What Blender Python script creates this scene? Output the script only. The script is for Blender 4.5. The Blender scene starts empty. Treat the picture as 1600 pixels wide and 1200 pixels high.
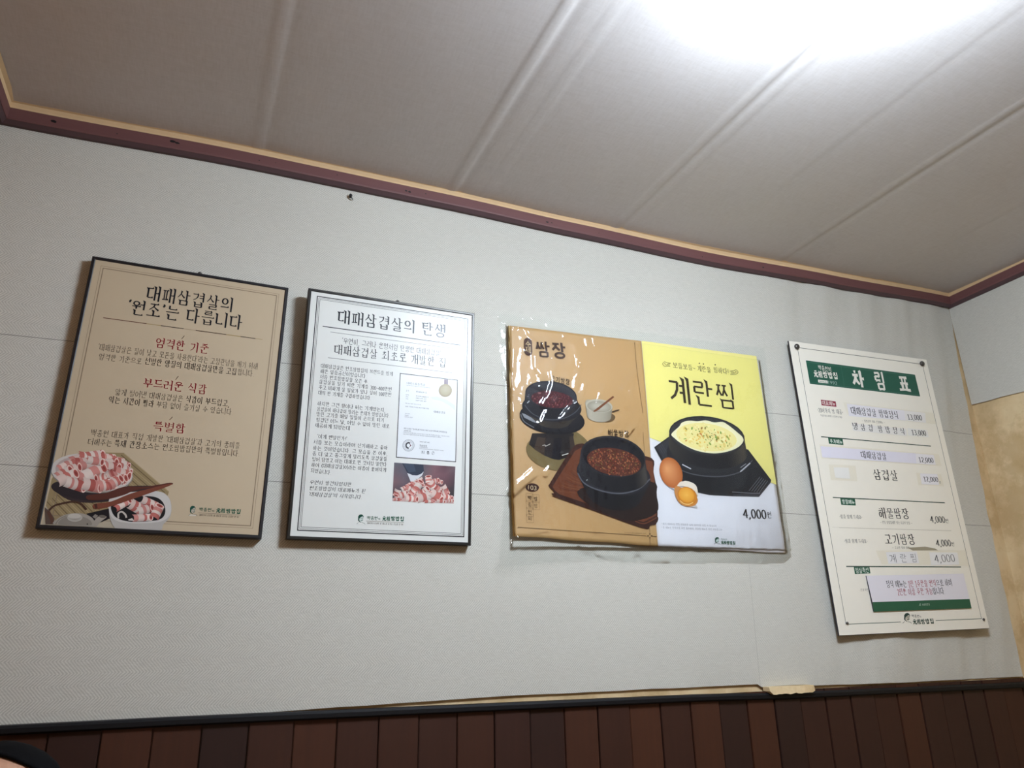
# -*- coding: utf-8 -*-
# Corner of a small restaurant: papered wall with two framed notices, a double
# menu poster in clear film and a menu board, under a papered ceiling.
import bpy, bmesh, math, random
from mathutils import Vector, Matrix, noise
from mathutils.geometry import tessellate_polygon

C = bpy.context.scene.collection
SC = bpy.context.scene
EYE = 1.25            # camera height
WY = 1.72             # back wall plane
XL, XR = -0.54, 2.487 # side walls
ZC = EYE + 1.205      # ceiling

# ------------------------------------------------------------------ camera, world, exposure
cam = bpy.data.cameras.new('camera'); cam.lens = 26.0803; cam.sensor_width = 36; cam.clip_start = .02
co = bpy.data.objects.new('camera', cam); C.objects.link(co); SC.camera = co
r_, u_, f_ = [Vector(v) for v in [[0.927128, -0.374259, -0.019066], [-0.107258, -0.313764, 0.943423], [0.359067, 0.872629, 0.331042]]]
m = Matrix((r_, u_, -f_)).transposed().to_4x4(); m.translation = (0, 0, EYE)
co.matrix_world = m
w = bpy.data.worlds.new('room_air'); SC.world = w; w.use_nodes = True
w.node_tree.nodes['Background'].inputs[0].default_value = (1.0, .85, .65, 1)
w.node_tree.nodes['Background'].inputs[1].default_value = .46
SC.view_settings.view_transform = 'Standard'; SC.view_settings.look = 'None'
SC.view_settings.gamma = 1; SC.view_settings.use_curve_mapping = False
SC.view_settings.exposure = 0.03
LAMP = 86.0           # emission of the ceiling lamp's diffuser

# ------------------------------------------------------------------ materials
def lin(h):
    h = h.lstrip('#'); o = []
    for i in (0, 2, 4):
        c = int(h[i:i+2], 16)/255; o.append(c/12.92 if c <= .04045 else ((c+.055)/1.055)**2.4)
    return tuple(o)
class NT:
    def __init__(s, name):
        s.m = bpy.data.materials.new(name); s.m.use_nodes = True
        s.t = s.m.node_tree; s.b = s.t.nodes['Principled BSDF']; s.out = s.t.nodes['Material Output']
    def n(s, typ, **kw):
        x = s.t.nodes.new(typ)
        for k, v in kw.items():
            if k.startswith('i_'):
                key = k[2:]; key = int(key) if key.isdigit() else key.replace('_', ' ')
                x.inputs[key].default_value = v
            else: setattr(x, k, v)
        return x
    def lk(s, a, b): s.t.links.new(a, b)
    def math(s, op, a, b=None, c=None):
        x = s.n('ShaderNodeMath', operation=op)
        for i, v in enumerate((a, b, c)):
            if v is None: continue
            if isinstance(v, (int, float)): x.inputs[i].default_value = v
            else: s.lk(v, x.inputs[i])
        return x.outputs[0]
    def ramp(s, fac, stops):
        x = s.n('ShaderNodeValToRGB'); e = x.color_ramp.elements
        while len(e) < len(stops): e.new(.5)
        for k, (p, c) in enumerate(stops): e[k].position = p; e[k].color = (*c, 1)
        s.lk(fac, x.inputs[0]); return x.outputs[0]
    def mix(s, fac, a, b, blend='MIX'):
        x = s.n('ShaderNodeMix', data_type='RGBA', blend_type=blend)
        for v, i in ((fac, 0), (a, 6), (b, 7)):
            if isinstance(v, (int, float)): x.inputs[i].default_value = v
            elif isinstance(v, tuple): x.inputs[i].default_value = (*v, 1)
            else: s.lk(v, x.inputs[i])
        return x.outputs[2]
    def noise(s, scale, detail=3, vec=None, rough=.5):
        x = s.n('ShaderNodeTexNoise'); x.inputs['Scale'].default_value = scale; x.inputs['Detail'].default_value = detail
        x.inputs['Roughness'].default_value = rough
        if vec is not None: s.lk(vec, x.inputs['Vector'])
        return x.outputs['Fac']
    def pos(s):
        g = s.n('ShaderNodeNewGeometry'); return g.outputs['Position']
    def obj(s): return s.n('ShaderNodeTexCoord').outputs['Object']
    def xyz(s, v):
        x = s.n('ShaderNodeSeparateXYZ'); s.lk(v, x.inputs[0]); return x.outputs
    def scl(s, v, sc):
        x = s.n('ShaderNodeMapping'); x.inputs['Scale'].default_value = sc; s.lk(v, x.inputs[0]); return x.outputs[0]
    def bump(s, h, strength, dist):
        x = s.n('ShaderNodeBump'); x.inputs['Strength'].default_value = strength; x.inputs['Distance'].default_value = dist
        s.lk(h, x.inputs['Height']); s.lk(x.outputs[0], s.b.inputs['Normal']); return x
    def set(s, **kw):
        for k, v in kw.items(): s.b.inputs[k.replace('_', ' ')].default_value = v
        return s

def plain(name, col, rough=.6, metal=0, var=.06, scale=30, coat=0, spec=.5):
    t = NT(name); c = lin(col)
    f = t.noise(scale, 3, t.obj())
    o = t.mix(f, tuple(x*(1-var) for x in c), tuple(min(1, x*(1+var)) for x in c)); t.lk(o, t.b.inputs['Base Color'])
    t.set(Roughness=rough, Metallic=metal, Coat_Weight=coat); t.b.inputs['Specular IOR Level'].default_value = spec
    return t.m

def m_wallpaper(name, axis, rel=.36):
    t = NT(name); p = t.xyz(t.obj()); u = p[axis]; v = p[2]
    wob = t.noise(14, 2, t.obj())
    v2 = t.math('ADD', v, t.math('MULTIPLY', wob, .004))
    zig = t.math('PINGPONG', v2, .0225)
    ph = t.math('MULTIPLY', t.math('ADD', u, t.math('MULTIPLY', zig, .95)), 2*math.pi/.0060)
    ph = t.math('ADD', ph, t.math('MULTIPLY', t.noise(45, 2, t.obj()), 4.2))
    s1 = t.math('MULTIPLY_ADD', t.math('SINE', ph), .5, .5)
    band = t.math('GREATER_THAN', t.math('FRACT', t.math('DIVIDE', v2, .045)), .5)   # one leg of each herringbone row reads stronger
    amp = t.math('MULTIPLY_ADD', band, .35, t.math('MULTIPLY_ADD', t.noise(25, 3, t.obj()), 1.0, .15))
    thr = t.noise(1, 5, t.scl(t.obj(), (60, 60, 420)), .7)      # slubby horizontal threads
    fine = t.noise(900, 2, t.obj(), .6)
    big = t.noise(2.2, 3, t.obj())
    h = t.math('MULTIPLY_ADD', t.math('SUBTRACT', s1, .5), amp, .5)
    k = t.math('MULTIPLY_ADD', h, rel, .83-rel/2)
    k = t.math('ADD', k, t.math('MULTIPLY', t.math('SUBTRACT', thr, .5), .46))
    k = t.math('ADD', k, t.math('MULTIPLY', t.math('SUBTRACT', fine, .5), .42))
    k = t.math('ADD', k, t.math('MULTIPLY', t.math('SUBTRACT', big, .5), .10))
    col = t.ramp(k, [(.25, lin('#918e84')), (.8, lin('#c5c2b7')), (1.0, lin('#d6d3c9'))])
    # paper lengths meet in thin dark horizontal joints, one upright joint near the corner
    def joint(c, at, w_): return t.math('LESS_THAN', t.math('ABSOLUTE', t.math('SUBTRACT', c, at)), w_)
    if axis == 0:
        ju = t.math('MULTIPLY', t.math('SUBTRACT', u, .35), .011)
        j1 = joint(t.math('SUBTRACT', v, ju), EYE+.641, .0009); j2 = joint(t.math('ADD', v, t.math('MULTIPLY', u, .005)), EYE+.3555, .0009)
        j = t.math('MAXIMUM', j1, j2)
        jv = t.math('MULTIPLY', joint(t.math('ADD', u, t.math('MULTIPLY', v, -.04)), 1.355, .0008), t.math('LESS_THAN', v, EYE+.20))
        j = t.math('MAXIMUM', j, t.math('MULTIPLY', jv, .45))
        col = t.mix(t.math('MULTIPLY', j, .62), col, lin('#4a4840'))
    t.lk(col, t.b.inputs['Base Color']); t.set(Roughness=.85); t.b.inputs['Specular IOR Level'].default_value = .2
    t.bump(k, .35, .0012)
    return t.m

def m_plaster(name='old_plaster'):
    t = NT(name); v = t.obj()
    a = t.noise(5, 6, v, .62); b = t.noise(22, 5, v, .65); d = t.n('ShaderNodeTexWave', i_Scale=2.6, i_Distortion=14, i_Detail=4)
    t.lk(v, d.inputs['Vector'])
    c1 = t.ramp(a, [(.32, lin('#b89c70')), (.48, lin('#dcc194')), (.6, lin('#e6d0a6')), (.78, lin('#ecdcb8'))])
    st = t.ramp(t.noise(7, 6, v, .7), [(.5, (0, 0, 0)), (.62, (1, 1, 1))])
    c2 = t.mix(t.math('MULTIPLY', d.outputs['Fac'], .4), c1, lin('#c6a878')); c2 = t.mix(t.math('MULTIPLY', st, .5), c2, lin('#a8854f'))
    c3 = t.mix(t.math('MULTIPLY', b, .35), c2, lin('#e0c9a0'))
    t.lk(c3, t.b.inputs['Base Color']); t.set(Roughness=.9); t.bump(a, .5, .004)
    return t.m

def m_ceiling():
    t = NT('ceiling_paper'); v = t.obj()
    th = t.noise(1, 4, t.scl(v, (30, 260, 30)), .65); th2 = t.noise(1, 4, t.scl(v, (260, 40, 30)), .6); big = t.noise(1.6, 4, v, .55)
    k = t.math('ADD', t.math('MULTIPLY', th, .35), t.math('ADD', t.math('MULTIPLY', th2, .35), t.math('MULTIPLY', big, .3)))
    col = t.ramp(k, [(.3, lin('#c3bdb8')), (.5, lin('#cdc8c5')), (.7, lin('#d5d1cf'))])
    t.lk(col, t.b.inputs['Base Color']); t.set(Roughness=.75); t.b.inputs['Specular IOR Level'].default_value = .3
    t.bump(k, .2, .001)
    return t.m

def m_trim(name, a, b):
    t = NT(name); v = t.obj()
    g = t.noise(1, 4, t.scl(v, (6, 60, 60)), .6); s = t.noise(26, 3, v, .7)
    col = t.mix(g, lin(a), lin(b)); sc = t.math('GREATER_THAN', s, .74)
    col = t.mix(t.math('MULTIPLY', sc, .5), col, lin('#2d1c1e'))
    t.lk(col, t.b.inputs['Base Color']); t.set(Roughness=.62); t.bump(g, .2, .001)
    return t.m

def m_planks():
    t = NT('wainscot_wood'); v = t.obj(); p = t.xyz(v)
    i = t.math('FLOOR', t.math('DIVIDE', t.math('ADD', p[0], .3195), .0876))
    wn = t.n('ShaderNodeTexWhiteNoise', noise_dimensions='1D'); t.lk(i, wn.inputs['W'])
    g = t.noise(1, 5, t.scl(v, (90, 90, 3)), .6); g2 = t.noise(1, 3, t.scl(v, (14, 14, 4)), .6)
    base = t.ramp(wn.outputs['Value'], [(0, lin('#2b1b17')), (.35, lin('#3a2119')), (.7, lin('#47281a')), (1, lin('#542f1d'))])
    col = t.mix(t.math('MULTIPLY', g, .55), base, lin('#221512'))
    col = t.mix(t.math('MULTIPLY', g2, .3), col, lin('#4a2a1c'))
    t.lk(col, t.b.inputs['Base Color']); t.set(Roughness=.55); t.b.inputs['Specular IOR Level'].default_value = .3
    t.bump(g, .3, .0006)
    return t.m

def m_ink(name, rough=.5, coat=0, coat_rough=.2, spec=.3):
    t = NT(name); a = t.n('ShaderNodeAttribute', attribute_name='ink')
    f = t.noise(800, 2, t.obj())
    o = t.mix(t.math('MULTIPLY', f, .10), a.outputs['Color'], (0, 0, 0))
    t.lk(o, t.b.inputs['Base Color']); t.set(Roughness=rough, Coat_Weight=coat, Coat_Roughness=coat_rough)
    t.b.inputs['Specular IOR Level'].default_value = spec
    return t.m

def m_film():
    t = NT('clear_film'); tr = t.n('ShaderNodeBsdfTransparent', i_0=(.97, .975, .97, 1)); gl = t.n('ShaderNodeBsdfGlossy', i_Roughness=.04)
    fr = t.n('ShaderNodeFresnel', i_IOR=1.42); mx = t.n('ShaderNodeMixShader')
    f = t.math('MULTIPLY', fr.outputs[0], 1.25)
    b = t.n('ShaderNodeBump', i_Strength=.15, i_Distance=.002); t.lk(t.noise(60, 4, t.obj()), b.inputs['Height'])
    t.lk(b.outputs[0], gl.inputs['Normal'])
    t.lk(f, mx.inputs[0]); t.lk(tr.outputs[0], mx.inputs[1]); t.lk(gl.outputs[0], mx.inputs[2])
    t.lk(mx.outputs[0], t.out.inputs[0]); t.t.nodes.remove(t.b)
    return t.m

def m_tape():
    t = NT('clear_tape'); tr = t.n('ShaderNodeBsdfTransparent', i_0=(.985, .98, .955, 1)); gl = t.n('ShaderNodeBsdfGlossy', i_Roughness=.25)
    mx = t.n('ShaderNodeMixShader', i_0=.05)
    t.lk(tr.outputs[0], mx.inputs[1]); t.lk(gl.outputs[0], mx.inputs[2]); t.lk(mx.outputs[0], t.out.inputs[0]); t.t.nodes.remove(t.b)
    return t.m

def m_emit(name, col, s):
    t = NT(name); e = t.n('ShaderNodeEmission', i_Color=(*col, 1), i_Strength=s)
    t.lk(e.outputs[0], t.out.inputs[0]); t.t.nodes.remove(t.b); return t.m

M = dict(paper_b=m_wallpaper('herringbone_wallpaper', 0), paper_r=m_wallpaper('herringbone_wallpaper_side', 1, .14), plaster=m_plaster(),
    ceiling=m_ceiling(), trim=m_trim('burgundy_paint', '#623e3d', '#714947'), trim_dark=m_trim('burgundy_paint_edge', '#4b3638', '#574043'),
    strip=plain('cream_paper_strip', '#d3b48a', .8, var=.08), cap=plain('black_paint', '#0a0a0e', .55, spec=.3), planks=m_planks(),
    floor=plain('floor_vinyl', '#6e5a44', .5), side=plain('side_wall_paper', '#8c5c2c', .85),
    black=plain('black_frame', '#141318', .42), steel=plain('dark_aluminium', '#3b3a38', .34, metal=.75),
    beige=plain('beige_print', '#c0ae92', .62, var=.02, spec=.25), white=plain('white_print', '#dedfd9', .29, var=.015, spec=.27),
    tan=plain('tan_print', '#bd9864', .5, var=.05, scale=9), wpaper=plain('white_paper', '#e2e1e4', .5, var=.02), kraft=plain('folded_paper_edge', '#cdb57e', .6),
    cream=plain('cream_acrylic', '#f3eee0', .38, var=.02), edge=plain('dark_board_edge', '#24242c', .5),
    stud=plain('dark_steel', '#5a5753', .3, metal=.6), ink=m_ink('printed_ink', .62, spec=.2), gloss=m_ink('printed_ink_satin', .29, spec=.27), film=m_film(), tape=m_tape(),
    board_ink=m_ink('printed_ink_board', .4), lamp=m_emit('lamp_diffuser', (.80, .915, 1.06), LAMP), lampbase=plain('white_enamel', '#e6e6e6', .4),
    skin=plain('skin', '#b98b70', .5, var=.05), hair=plain('black_hair', '#08080a', .9, spec=.1), cloth=plain('dark_shirt', '#2b2e38', .8), jeans=plain('dark_trousers', '#23252d', .85), wood=plain('stool_wood', '#6b4a2e', .5), dirt=plain('dark_mark', '#0d0d10', .5),
    eye=plain('eye_white', '#e6e2dc', .3), lip=plain('lip', '#8f5b52', .5))

# ------------------------------------------------------------------ mesh helpers
def link(name, me, mat=None, parent=None, kind=None, label=None):
    o = bpy.data.objects.new(name, me); C.objects.link(o)
    if mat is not None:
        for x in (mat if isinstance(mat, (list, tuple)) else [mat]): me.materials.append(x)
    if parent is not None: o.parent = parent
    if kind: o['kind'] = kind
    if label: o['label'] = label
    return o
def from_bm(name, bm, mat, parent=None, smooth=False, **kw):
    me = bpy.data.meshes.new(name); bmesh.ops.recalc_face_normals(bm, faces=bm.faces); bm.to_mesh(me); bm.free()
    if smooth:
        for p in me.polygons: p.use_smooth = True
    return link(name, me, mat, parent, **kw)
def box(bm, x0, x1, y0, y1, z0, z1, bev=0):
    r = bmesh.ops.create_cube(bm, size=1)
    for v in r['verts']: v.co = Vector(((x0+x1)/2+v.co.x*(x1-x0), (y0+y1)/2+v.co.y*(y1-y0), (z0+z1)/2+v.co.z*(z1-z0)))
    if bev:
        es = list({e for v in r['verts'] for e in v.link_edges}); bmesh.ops.bevel(bm, geom=es, offset=bev, segments=2, affect='EDGES')
def thing(name, label, cat, loc, rot=(0, 0, 0), group=None):
    o = bpy.data.objects.new(name, None); o.empty_display_size = .05; C.objects.link(o); o.location = loc; o.rotation_euler = rot
    o['label'] = label; o['category'] = cat
    if group: o['group'] = group
    return o
def tag(o, label, cat, group=None):
    o['label'] = label; o['category'] = cat
    if group: o['group'] = group
    return o
def grid(name, nu, nv, fn, mat, parent=None, smooth=True, keep=None, **kw):
    vs = [fn(i/nu, j/nv) for j in range(nv+1) for i in range(nu+1)]; fs = []
    for j in range(nv):
        for i in range(nu):
            if keep and not keep((i+.5)/nu, (j+.5)/nv): continue
            a = j*(nu+1)+i; fs.append((a, a+1, a+nu+2, a+nu+1))
    me = bpy.data.meshes.new(name); me.from_pydata(vs, [], fs); me.update()
    if smooth:
        for p in me.polygons: p.use_smooth = True
    return link(name, me, mat, parent, **kw)
def sweep_x(name, prof, x0, x1, mat, nx=1, dz=None, parent=None, **kw):
    """closed (y,z) profile carried along x"""
    bm = bmesh.new(); rings = []
    for i in range(nx+1):
        x = x0+(x1-x0)*i/nx; d = dz(x) if dz else 0
        rings.append([bm.verts.new((x, y, z+d)) for y, z in prof])
    n = len(prof)
    for a, b in zip(rings, rings[1:]):
        for k in range(n): bm.faces.new((a[k], a[(k+1) % n], b[(k+1) % n], b[k]))
    bm.faces.new(rings[0]); bm.faces.new(rings[-1][::-1])
    return from_bm(name, bm, mat, parent, **kw)

# ------------------------------------------------------------------ lettering: Korean letters drawn stroke by stroke
INI = 'ㄱㄲㄴㄷㄸㄹㅁㅂㅃㅅㅆㅇㅈㅉㅊㅋㅌㅍㅎ'
VOW = 'ㅏㅐㅑㅒㅓㅔㅕㅖㅗㅘㅙㅚㅛㅜㅝㅞㅟㅠㅡㅢㅣ'
FIN = ['', 'ㄱ', 'ㄲ', 'ㄳ', 'ㄴ', 'ㄵ', 'ㄶ', 'ㄷ', 'ㄹ', 'ㄺ', 'ㄻ', 'ㄼ', 'ㄽ', 'ㄾ', 'ㄿ', 'ㅀ', 'ㅁ', 'ㅂ', 'ㅄ', 'ㅅ', 'ㅆ', 'ㅇ', 'ㅈ', 'ㅊ', 'ㅋ', 'ㅌ', 'ㅍ', 'ㅎ']
STY = dict(reg=(.088, .05, 1), regb=(.095, .054, 1), semi=(.108, .06, 1), bold=(.128, .066, 1), sans=(.10, .09, 0), sansl=(.062, .055, 0), sansm=(.12, .105, 0),
    sansbold=(.165, .135, 0), sansserif=(.115, .085, 2), brush=(.20, .155, 3), brushm=(.125, .09, 3), num=(.125, .06, 1), numl=(.07, .04, 1))
# strokes: (points, kind)   kind h = bar, v = stem, d = falling stroke, o = ring, t = tick
def ring(cx, cy, rx, ry, n=18): return [(cx+rx*math.cos(2*math.pi*k/n), cy+ry*math.sin(2*math.pi*k/n)) for k in range(n+1)]
def cons(c, tall):
    """strokes of a consonant in a unit box; tall = stands left of an upright vowel"""
    h = lambda x0, x1, y: ([(x0, y), (x1, y)], 'h'); v = lambda x, y0, y1: ([(x, y0), (x, y1)], 'v'); d = lambda *p: (list(p), 'd')
    if c == 'ㄱ': return [h(.02, .93, .9), d((.9, .9), (.82, .5), (.55, .2), (.1, 0)) if tall else v(.9, .9, 0)]
    if c == 'ㅋ': return cons('ㄱ', tall)+[h(.05, .84, .5)]
    if c == 'ㄴ': return [v(.1, 1, .08), h(.1, 1, .08)]
    if c == 'ㄷ': return [h(.08, .95, .92), v(.12, .92, .07), h(.12, 1, .07)]
    if c == 'ㅌ': return [h(.08, .95, .95), h(.12, .88, .52), v(.12, .95, .06), h(.12, 1, .06)]
    if c == 'ㄹ': return [h(.05, .9, .95), v(.88, .95, .53), h(.1, .9, .53), v(.12, .53, .05), h(.12, .98, .05)]
    if c == 'ㅁ': return [v(.12, .95, .03), h(.12, .88, .92), v(.88, .95, .03), h(.12, .88, .06)]
    if c == 'ㅂ': return [v(.12, 1, .03), v(.88, 1, .03), h(.12, .88, .55), h(.12, .88, .06)]
    if c == 'ㅅ': return [d((.52, 1), (.42, .55), (.0, .02)), d((.46, .62), (.7, .3), (1, .05))]
    if c == 'ㅇ': return [(ring(.5, .47, .46, .46), 'o')]
    if c == 'ㅈ': return [h(.05, .95, .92), d((.55, .92), (.42, .5), (.0, .02)), d((.46, .56), (.7, .28), (1, .03))]
    if c == 'ㅊ': return [h(.36, .64, 1.03), h(.05, .95, .76), d((.55, .76), (.42, .42), (.0, .0)), d((.46, .48), (.7, .22), (1, .02))]
    if c == 'ㅍ': return [h(.02, .98, .92), ([(.3, .92), (.32, .08)], 'p'), ([(.7, .92), (.68, .08)], 'p'), h(.0, 1, .08)]
    if c == 'ㅎ': return [h(.34, .66, 1.03), h(.04, .96, .78), (ring(.5, .3, .36, .3), 'o')]
    dbl = {'ㄲ': 'ㄱㄱ', 'ㄸ': 'ㄷㄷ', 'ㅃ': 'ㅂㅂ', 'ㅆ': 'ㅅㅅ', 'ㅉ': 'ㅈㅈ', 'ㄳ': 'ㄱㅅ', 'ㄵ': 'ㄴㅈ', 'ㄶ': 'ㄴㅎ', 'ㄺ': 'ㄹㄱ', 'ㄻ': 'ㄹㅁ', 'ㄼ': 'ㄹㅂ', 'ㄽ': 'ㄹㅅ', 'ㄾ': 'ㄹㅌ', 'ㄿ': 'ㄹㅍ', 'ㅀ': 'ㄹㅎ', 'ㅄ': 'ㅂㅅ'}[c]
    out = []
    for k, q in enumerate(dbl):
        for pts, kd in cons(q, tall): out.append(([((x*.46+k*.53), y) for x, y in pts], kd))
    return out
def vowel(c):
    h = lambda x0, x1, y: ([(x0, y), (x1, y)], 'h'); v = lambda x, y0=1, y1=0: ([(x, y0), (x, y1)], 'v')
    T = {'ㅏ': [v(.35), h(.35, 1, .52)], 'ㅑ': [v(.35), h(.35, 1, .66), h(.35, 1, .38)], 'ㅓ': [v(.75), h(0, .75, .55)], 'ㅕ': [v(.75), h(0, .75, .68), h(0, .75, .42)], 'ㅣ': [v(.6)],
        'ㅐ': [v(.22, .96, .04), v(.85), h(.22, .85, .53)], 'ㅒ': [v(.22, .96, .04), v(.85), h(.22, .85, .66), h(.22, .85, .4)],
        'ㅔ': [v(.42, .96, .04), v(.88), h(0, .42, .55)], 'ㅖ': [v(.42, .96, .04), v(.88), h(0, .42, .68), h(0, .42, .42)],
        'ㅗ': [v(.5, 1, .2), h(0, 1, .15)], 'ㅛ': [v(.33, 1, .2), v(.67, 1, .2), h(0, 1, .15)], 'ㅜ': [h(0, 1, .85), v(.5, .85, 0)], 'ㅠ': [h(0, 1, .85), v(.33, .85, 0), v(.67, .85, 0)], 'ㅡ': [h(0, 1, .5)]}
    return T[c]
COMP = {'ㅘ': 'ㅗㅏ', 'ㅙ': 'ㅗㅐ', 'ㅚ': 'ㅗㅣ', 'ㅝ': 'ㅜㅓ', 'ㅞ': 'ㅜㅔ', 'ㅟ': 'ㅜㅣ', 'ㅢ': 'ㅡㅣ'}
def inbox(strokes, b, tag_=''):
    x0, y0, x1, y1 = b; return [([(x0+x*(x1-x0), y0+y*(y1-y0)) for x, y in p], k) for p, k in strokes]
def syllable(ch):
    n = ord(ch)-0xAC00; i, v, f = INI[n//588], VOW[n % 588//28], FIN[n % 28]; o = []
    if v in 'ㅗㅛㅜㅠㅡ':
        if f: o += inbox(cons(i, 0), (.2, .70, .8, .96))+inbox(vowel(v), (.04, .42, .96, .64) if v in 'ㅗㅛ' else (.04, .38, .96, .66))
        else: o += inbox(cons(i, 0), (.17, .48, .83, .93))+inbox(vowel(v), (.03, .05, .97, .46))
    elif v in COMP:
        a, b = COMP[v]
        if f: o += inbox(cons(i, 1), (.1, .65, .52, .94))+inbox(vowel(a), (.03, .42, .62, .62))+inbox(vowel(b), (.58, .38, .95, 1))
        else: o += inbox(cons(i, 1), (.1, .5, .52, .92))+inbox(vowel(a), (.02, .13, .62, .46))+inbox(vowel(b), (.6, .0, .96, 1))
    else:
        wide = v in 'ㅐㅔㅒㅖ'; xa = .47 if wide else .55; xv = .50 if wide else .58
        if v in 'ㅓㅕ': xa -= .06; xv -= .03
        if f: o += inbox(cons(i, 1), (.06, .48, xa, .94))+inbox(vowel(v), (xv, .38, .95, 1))
        else: o += inbox(cons(i, 1), (.05, .14, xa, .88))+inbox(vowel(v), (xv, -.02, .96, 1))
    if f: o += inbox(cons(f, 0), (.2, .0, .84, .34))
    return o
def arc(cx, cy, rx, ry, a0, a1, n=12): return [(cx+rx*math.cos(math.radians(a0+(a1-a0)*k/n)), cy+ry*math.sin(math.radians(a0+(a1-a0)*k/n))) for k in range(n+1)]
OTHER = {  # advance, strokes
    '0': (.5, [(ring(.25, .43, .19, .43), 'o')]), '1': (.5, [([(.27, .86), (.27, 0)], 'n'), ([(.1, .72), (.27, .86)], 'n'), ([(.1, 0), (.44, 0)], 'n')]),
    '2': (.5, [(arc(.24, .64, .18, .22, 170, -20)+[(.06, .02)], 'n'), ([(.05, .02), (.45, .02)], 'n')]), '3': (.5, [(arc(.23, .65, .17, .2, 150, -90)+arc(.22, .22, .2, .22, 90, -150), 'n')]),
    '4': (.5, [([(.34, .86), (.03, .25), (.48, .25)], 'n'), ([(.34, .86), (.34, 0)], 'n')]), '5': (.5, [([(.42, .86), (.12, .86), (.1, .48)], 'n'), (arc(.23, .28, .2, .27, 130, -150), 'n')]),
    '6': (.5, [(ring(.25, .27, .19, .26), 'o'), ([(.4, .86), (.15, .6), (.07, .3)], 'n')]), '7': (.5, [([(.05, .84), (.44, .84), (.2, 0)], 'n')]),
    '9': (.5, [(ring(.25, .6, .19, .25), 'o'), ([(.44, .6), (.36, .2), (.12, 0)], 'n')]),
    ',': (.26, [([(.12, .06), (.13, -.04), (.05, -.16)], 'n')]), '.': (.3, [([(.08, .03), (.14, .03)], 'n')]), '!': (.3, [([(.14, .9), (.14, .28)], 'n'), ([(.11, .03), (.18, .03)], 'n')]),
    '‘': (.24, [([(.16, .98), (.08, .88), (.1, .8)], 'n')]), '’': (.24, [([(.08, .98), (.14, .9), (.06, .78)], 'n')]), '~': (.55, [([(.05, .4), (.18, .5), (.36, .38), (.5, .48)], 'n')]),
    '—': (.9, [([(.05, .42), (.85, .42)], 'n')]), '-': (.4, [([(.06, .4), (.34, .4)], 'n')]), '•': (.36, [(ring(.18, .45, .05, .05, 8), 'o')]), '·': (.25, [(ring(.12, .45, .03, .03, 8), 'o')]), '*': (.35, [([(.05, .6), (.28, .6)], 'n'), ([(.16, .72), (.16, .48)], 'n')]),
    '/': (.35, [([(.3, .9), (.05, 0)], 'n')]), '〈': (.4, [([(.34, .95), (.1, .45), (.34, -.05)], 'n')]), '〉': (.4, [([(.06, .95), (.3, .45), (.06, -.05)], 'n')]), '「': (.4, [([(.34, .95), (.12, .95), (.12, .5)], 'n')]), '」': (.4, [([(.28, .45), (.28, 0), (.06, 0)], 'n')]),
    '元': (1, [([(.25, .88), (.75, .9)], 'h'), ([(.04, .58), (.96, .62)], 'h'), ([(.38, .6), (.3, .25), (.05, .0)], 'd'), ([(.6, .6), (.6, .1), (.72, .02), (.94, .04), (.96, .25)], 'd')]),
    '祖': (1, [([(.2, .98), (.3, .86)], 'd'), ([(.03, .72), (.42, .74)], 'h'), ([(.4, .74), (.05, .3)], 'd'), ([(.25, .52), (.25, -.02)], 'v'), ([(.3, .48), (.44, .34)], 'd'), ([(.55, .9), (.55, .04)], 'v'), ([(.86, .9), (.86, .04)], 'v'), ([(.55, .9), (.86, .9)], 'h'), ([(.55, .62), (.86, .62)], 'h'), ([(.55, .34), (.86, .34)], 'h'), ([(.42, .02), (1, .04)], 'h')])}
def pen(pts, wv, wh, taper=None):
    """one stroke as quads: stems are wide, bars are thin"""
    n = len(pts); closed = n > 3 and (pts[0][0]-pts[-1][0])**2+(pts[0][1]-pts[-1][1])**2 < 1e-8; L = []; R = []
    for k in range(n):
        a = pts[k-1] if k else (pts[-2] if closed else pts[0]); b = pts[k+1] if k < n-1 else (pts[1] if closed else pts[-1])
        dx, dy = b[0]-a[0], b[1]-a[1]; l = math.hypot(dx, dy) or 1e-9; dx /= l; dy /= l
        w = math.hypot(wv*dy, wh*dx)*.5*(taper[k] if taper else 1)
        if not closed and 0 < k < n-1:
            p, q = pts[k-1], pts[k+1]; c0 = pts[k]
            e0 = (c0[0]-p[0], c0[1]-p[1]); e1 = (q[0]-c0[0], q[1]-c0[1]); l0 = math.hypot(*e0) or 1; l1 = math.hypot(*e1) or 1
            cs = (e0[0]*e1[0]+e0[1]*e1[1])/l0/l1; w /= max(.6, math.sqrt(max(.05, (1+cs)/2)))
        L.append((pts[k][0]-dy*w, pts[k][1]+dx*w)); R.append((pts[k][0]+dy*w, pts[k][1]-dx*w))
    return [[L[k], R[k], R[k+1], L[k+1]] for k in range(n-1)]
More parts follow.
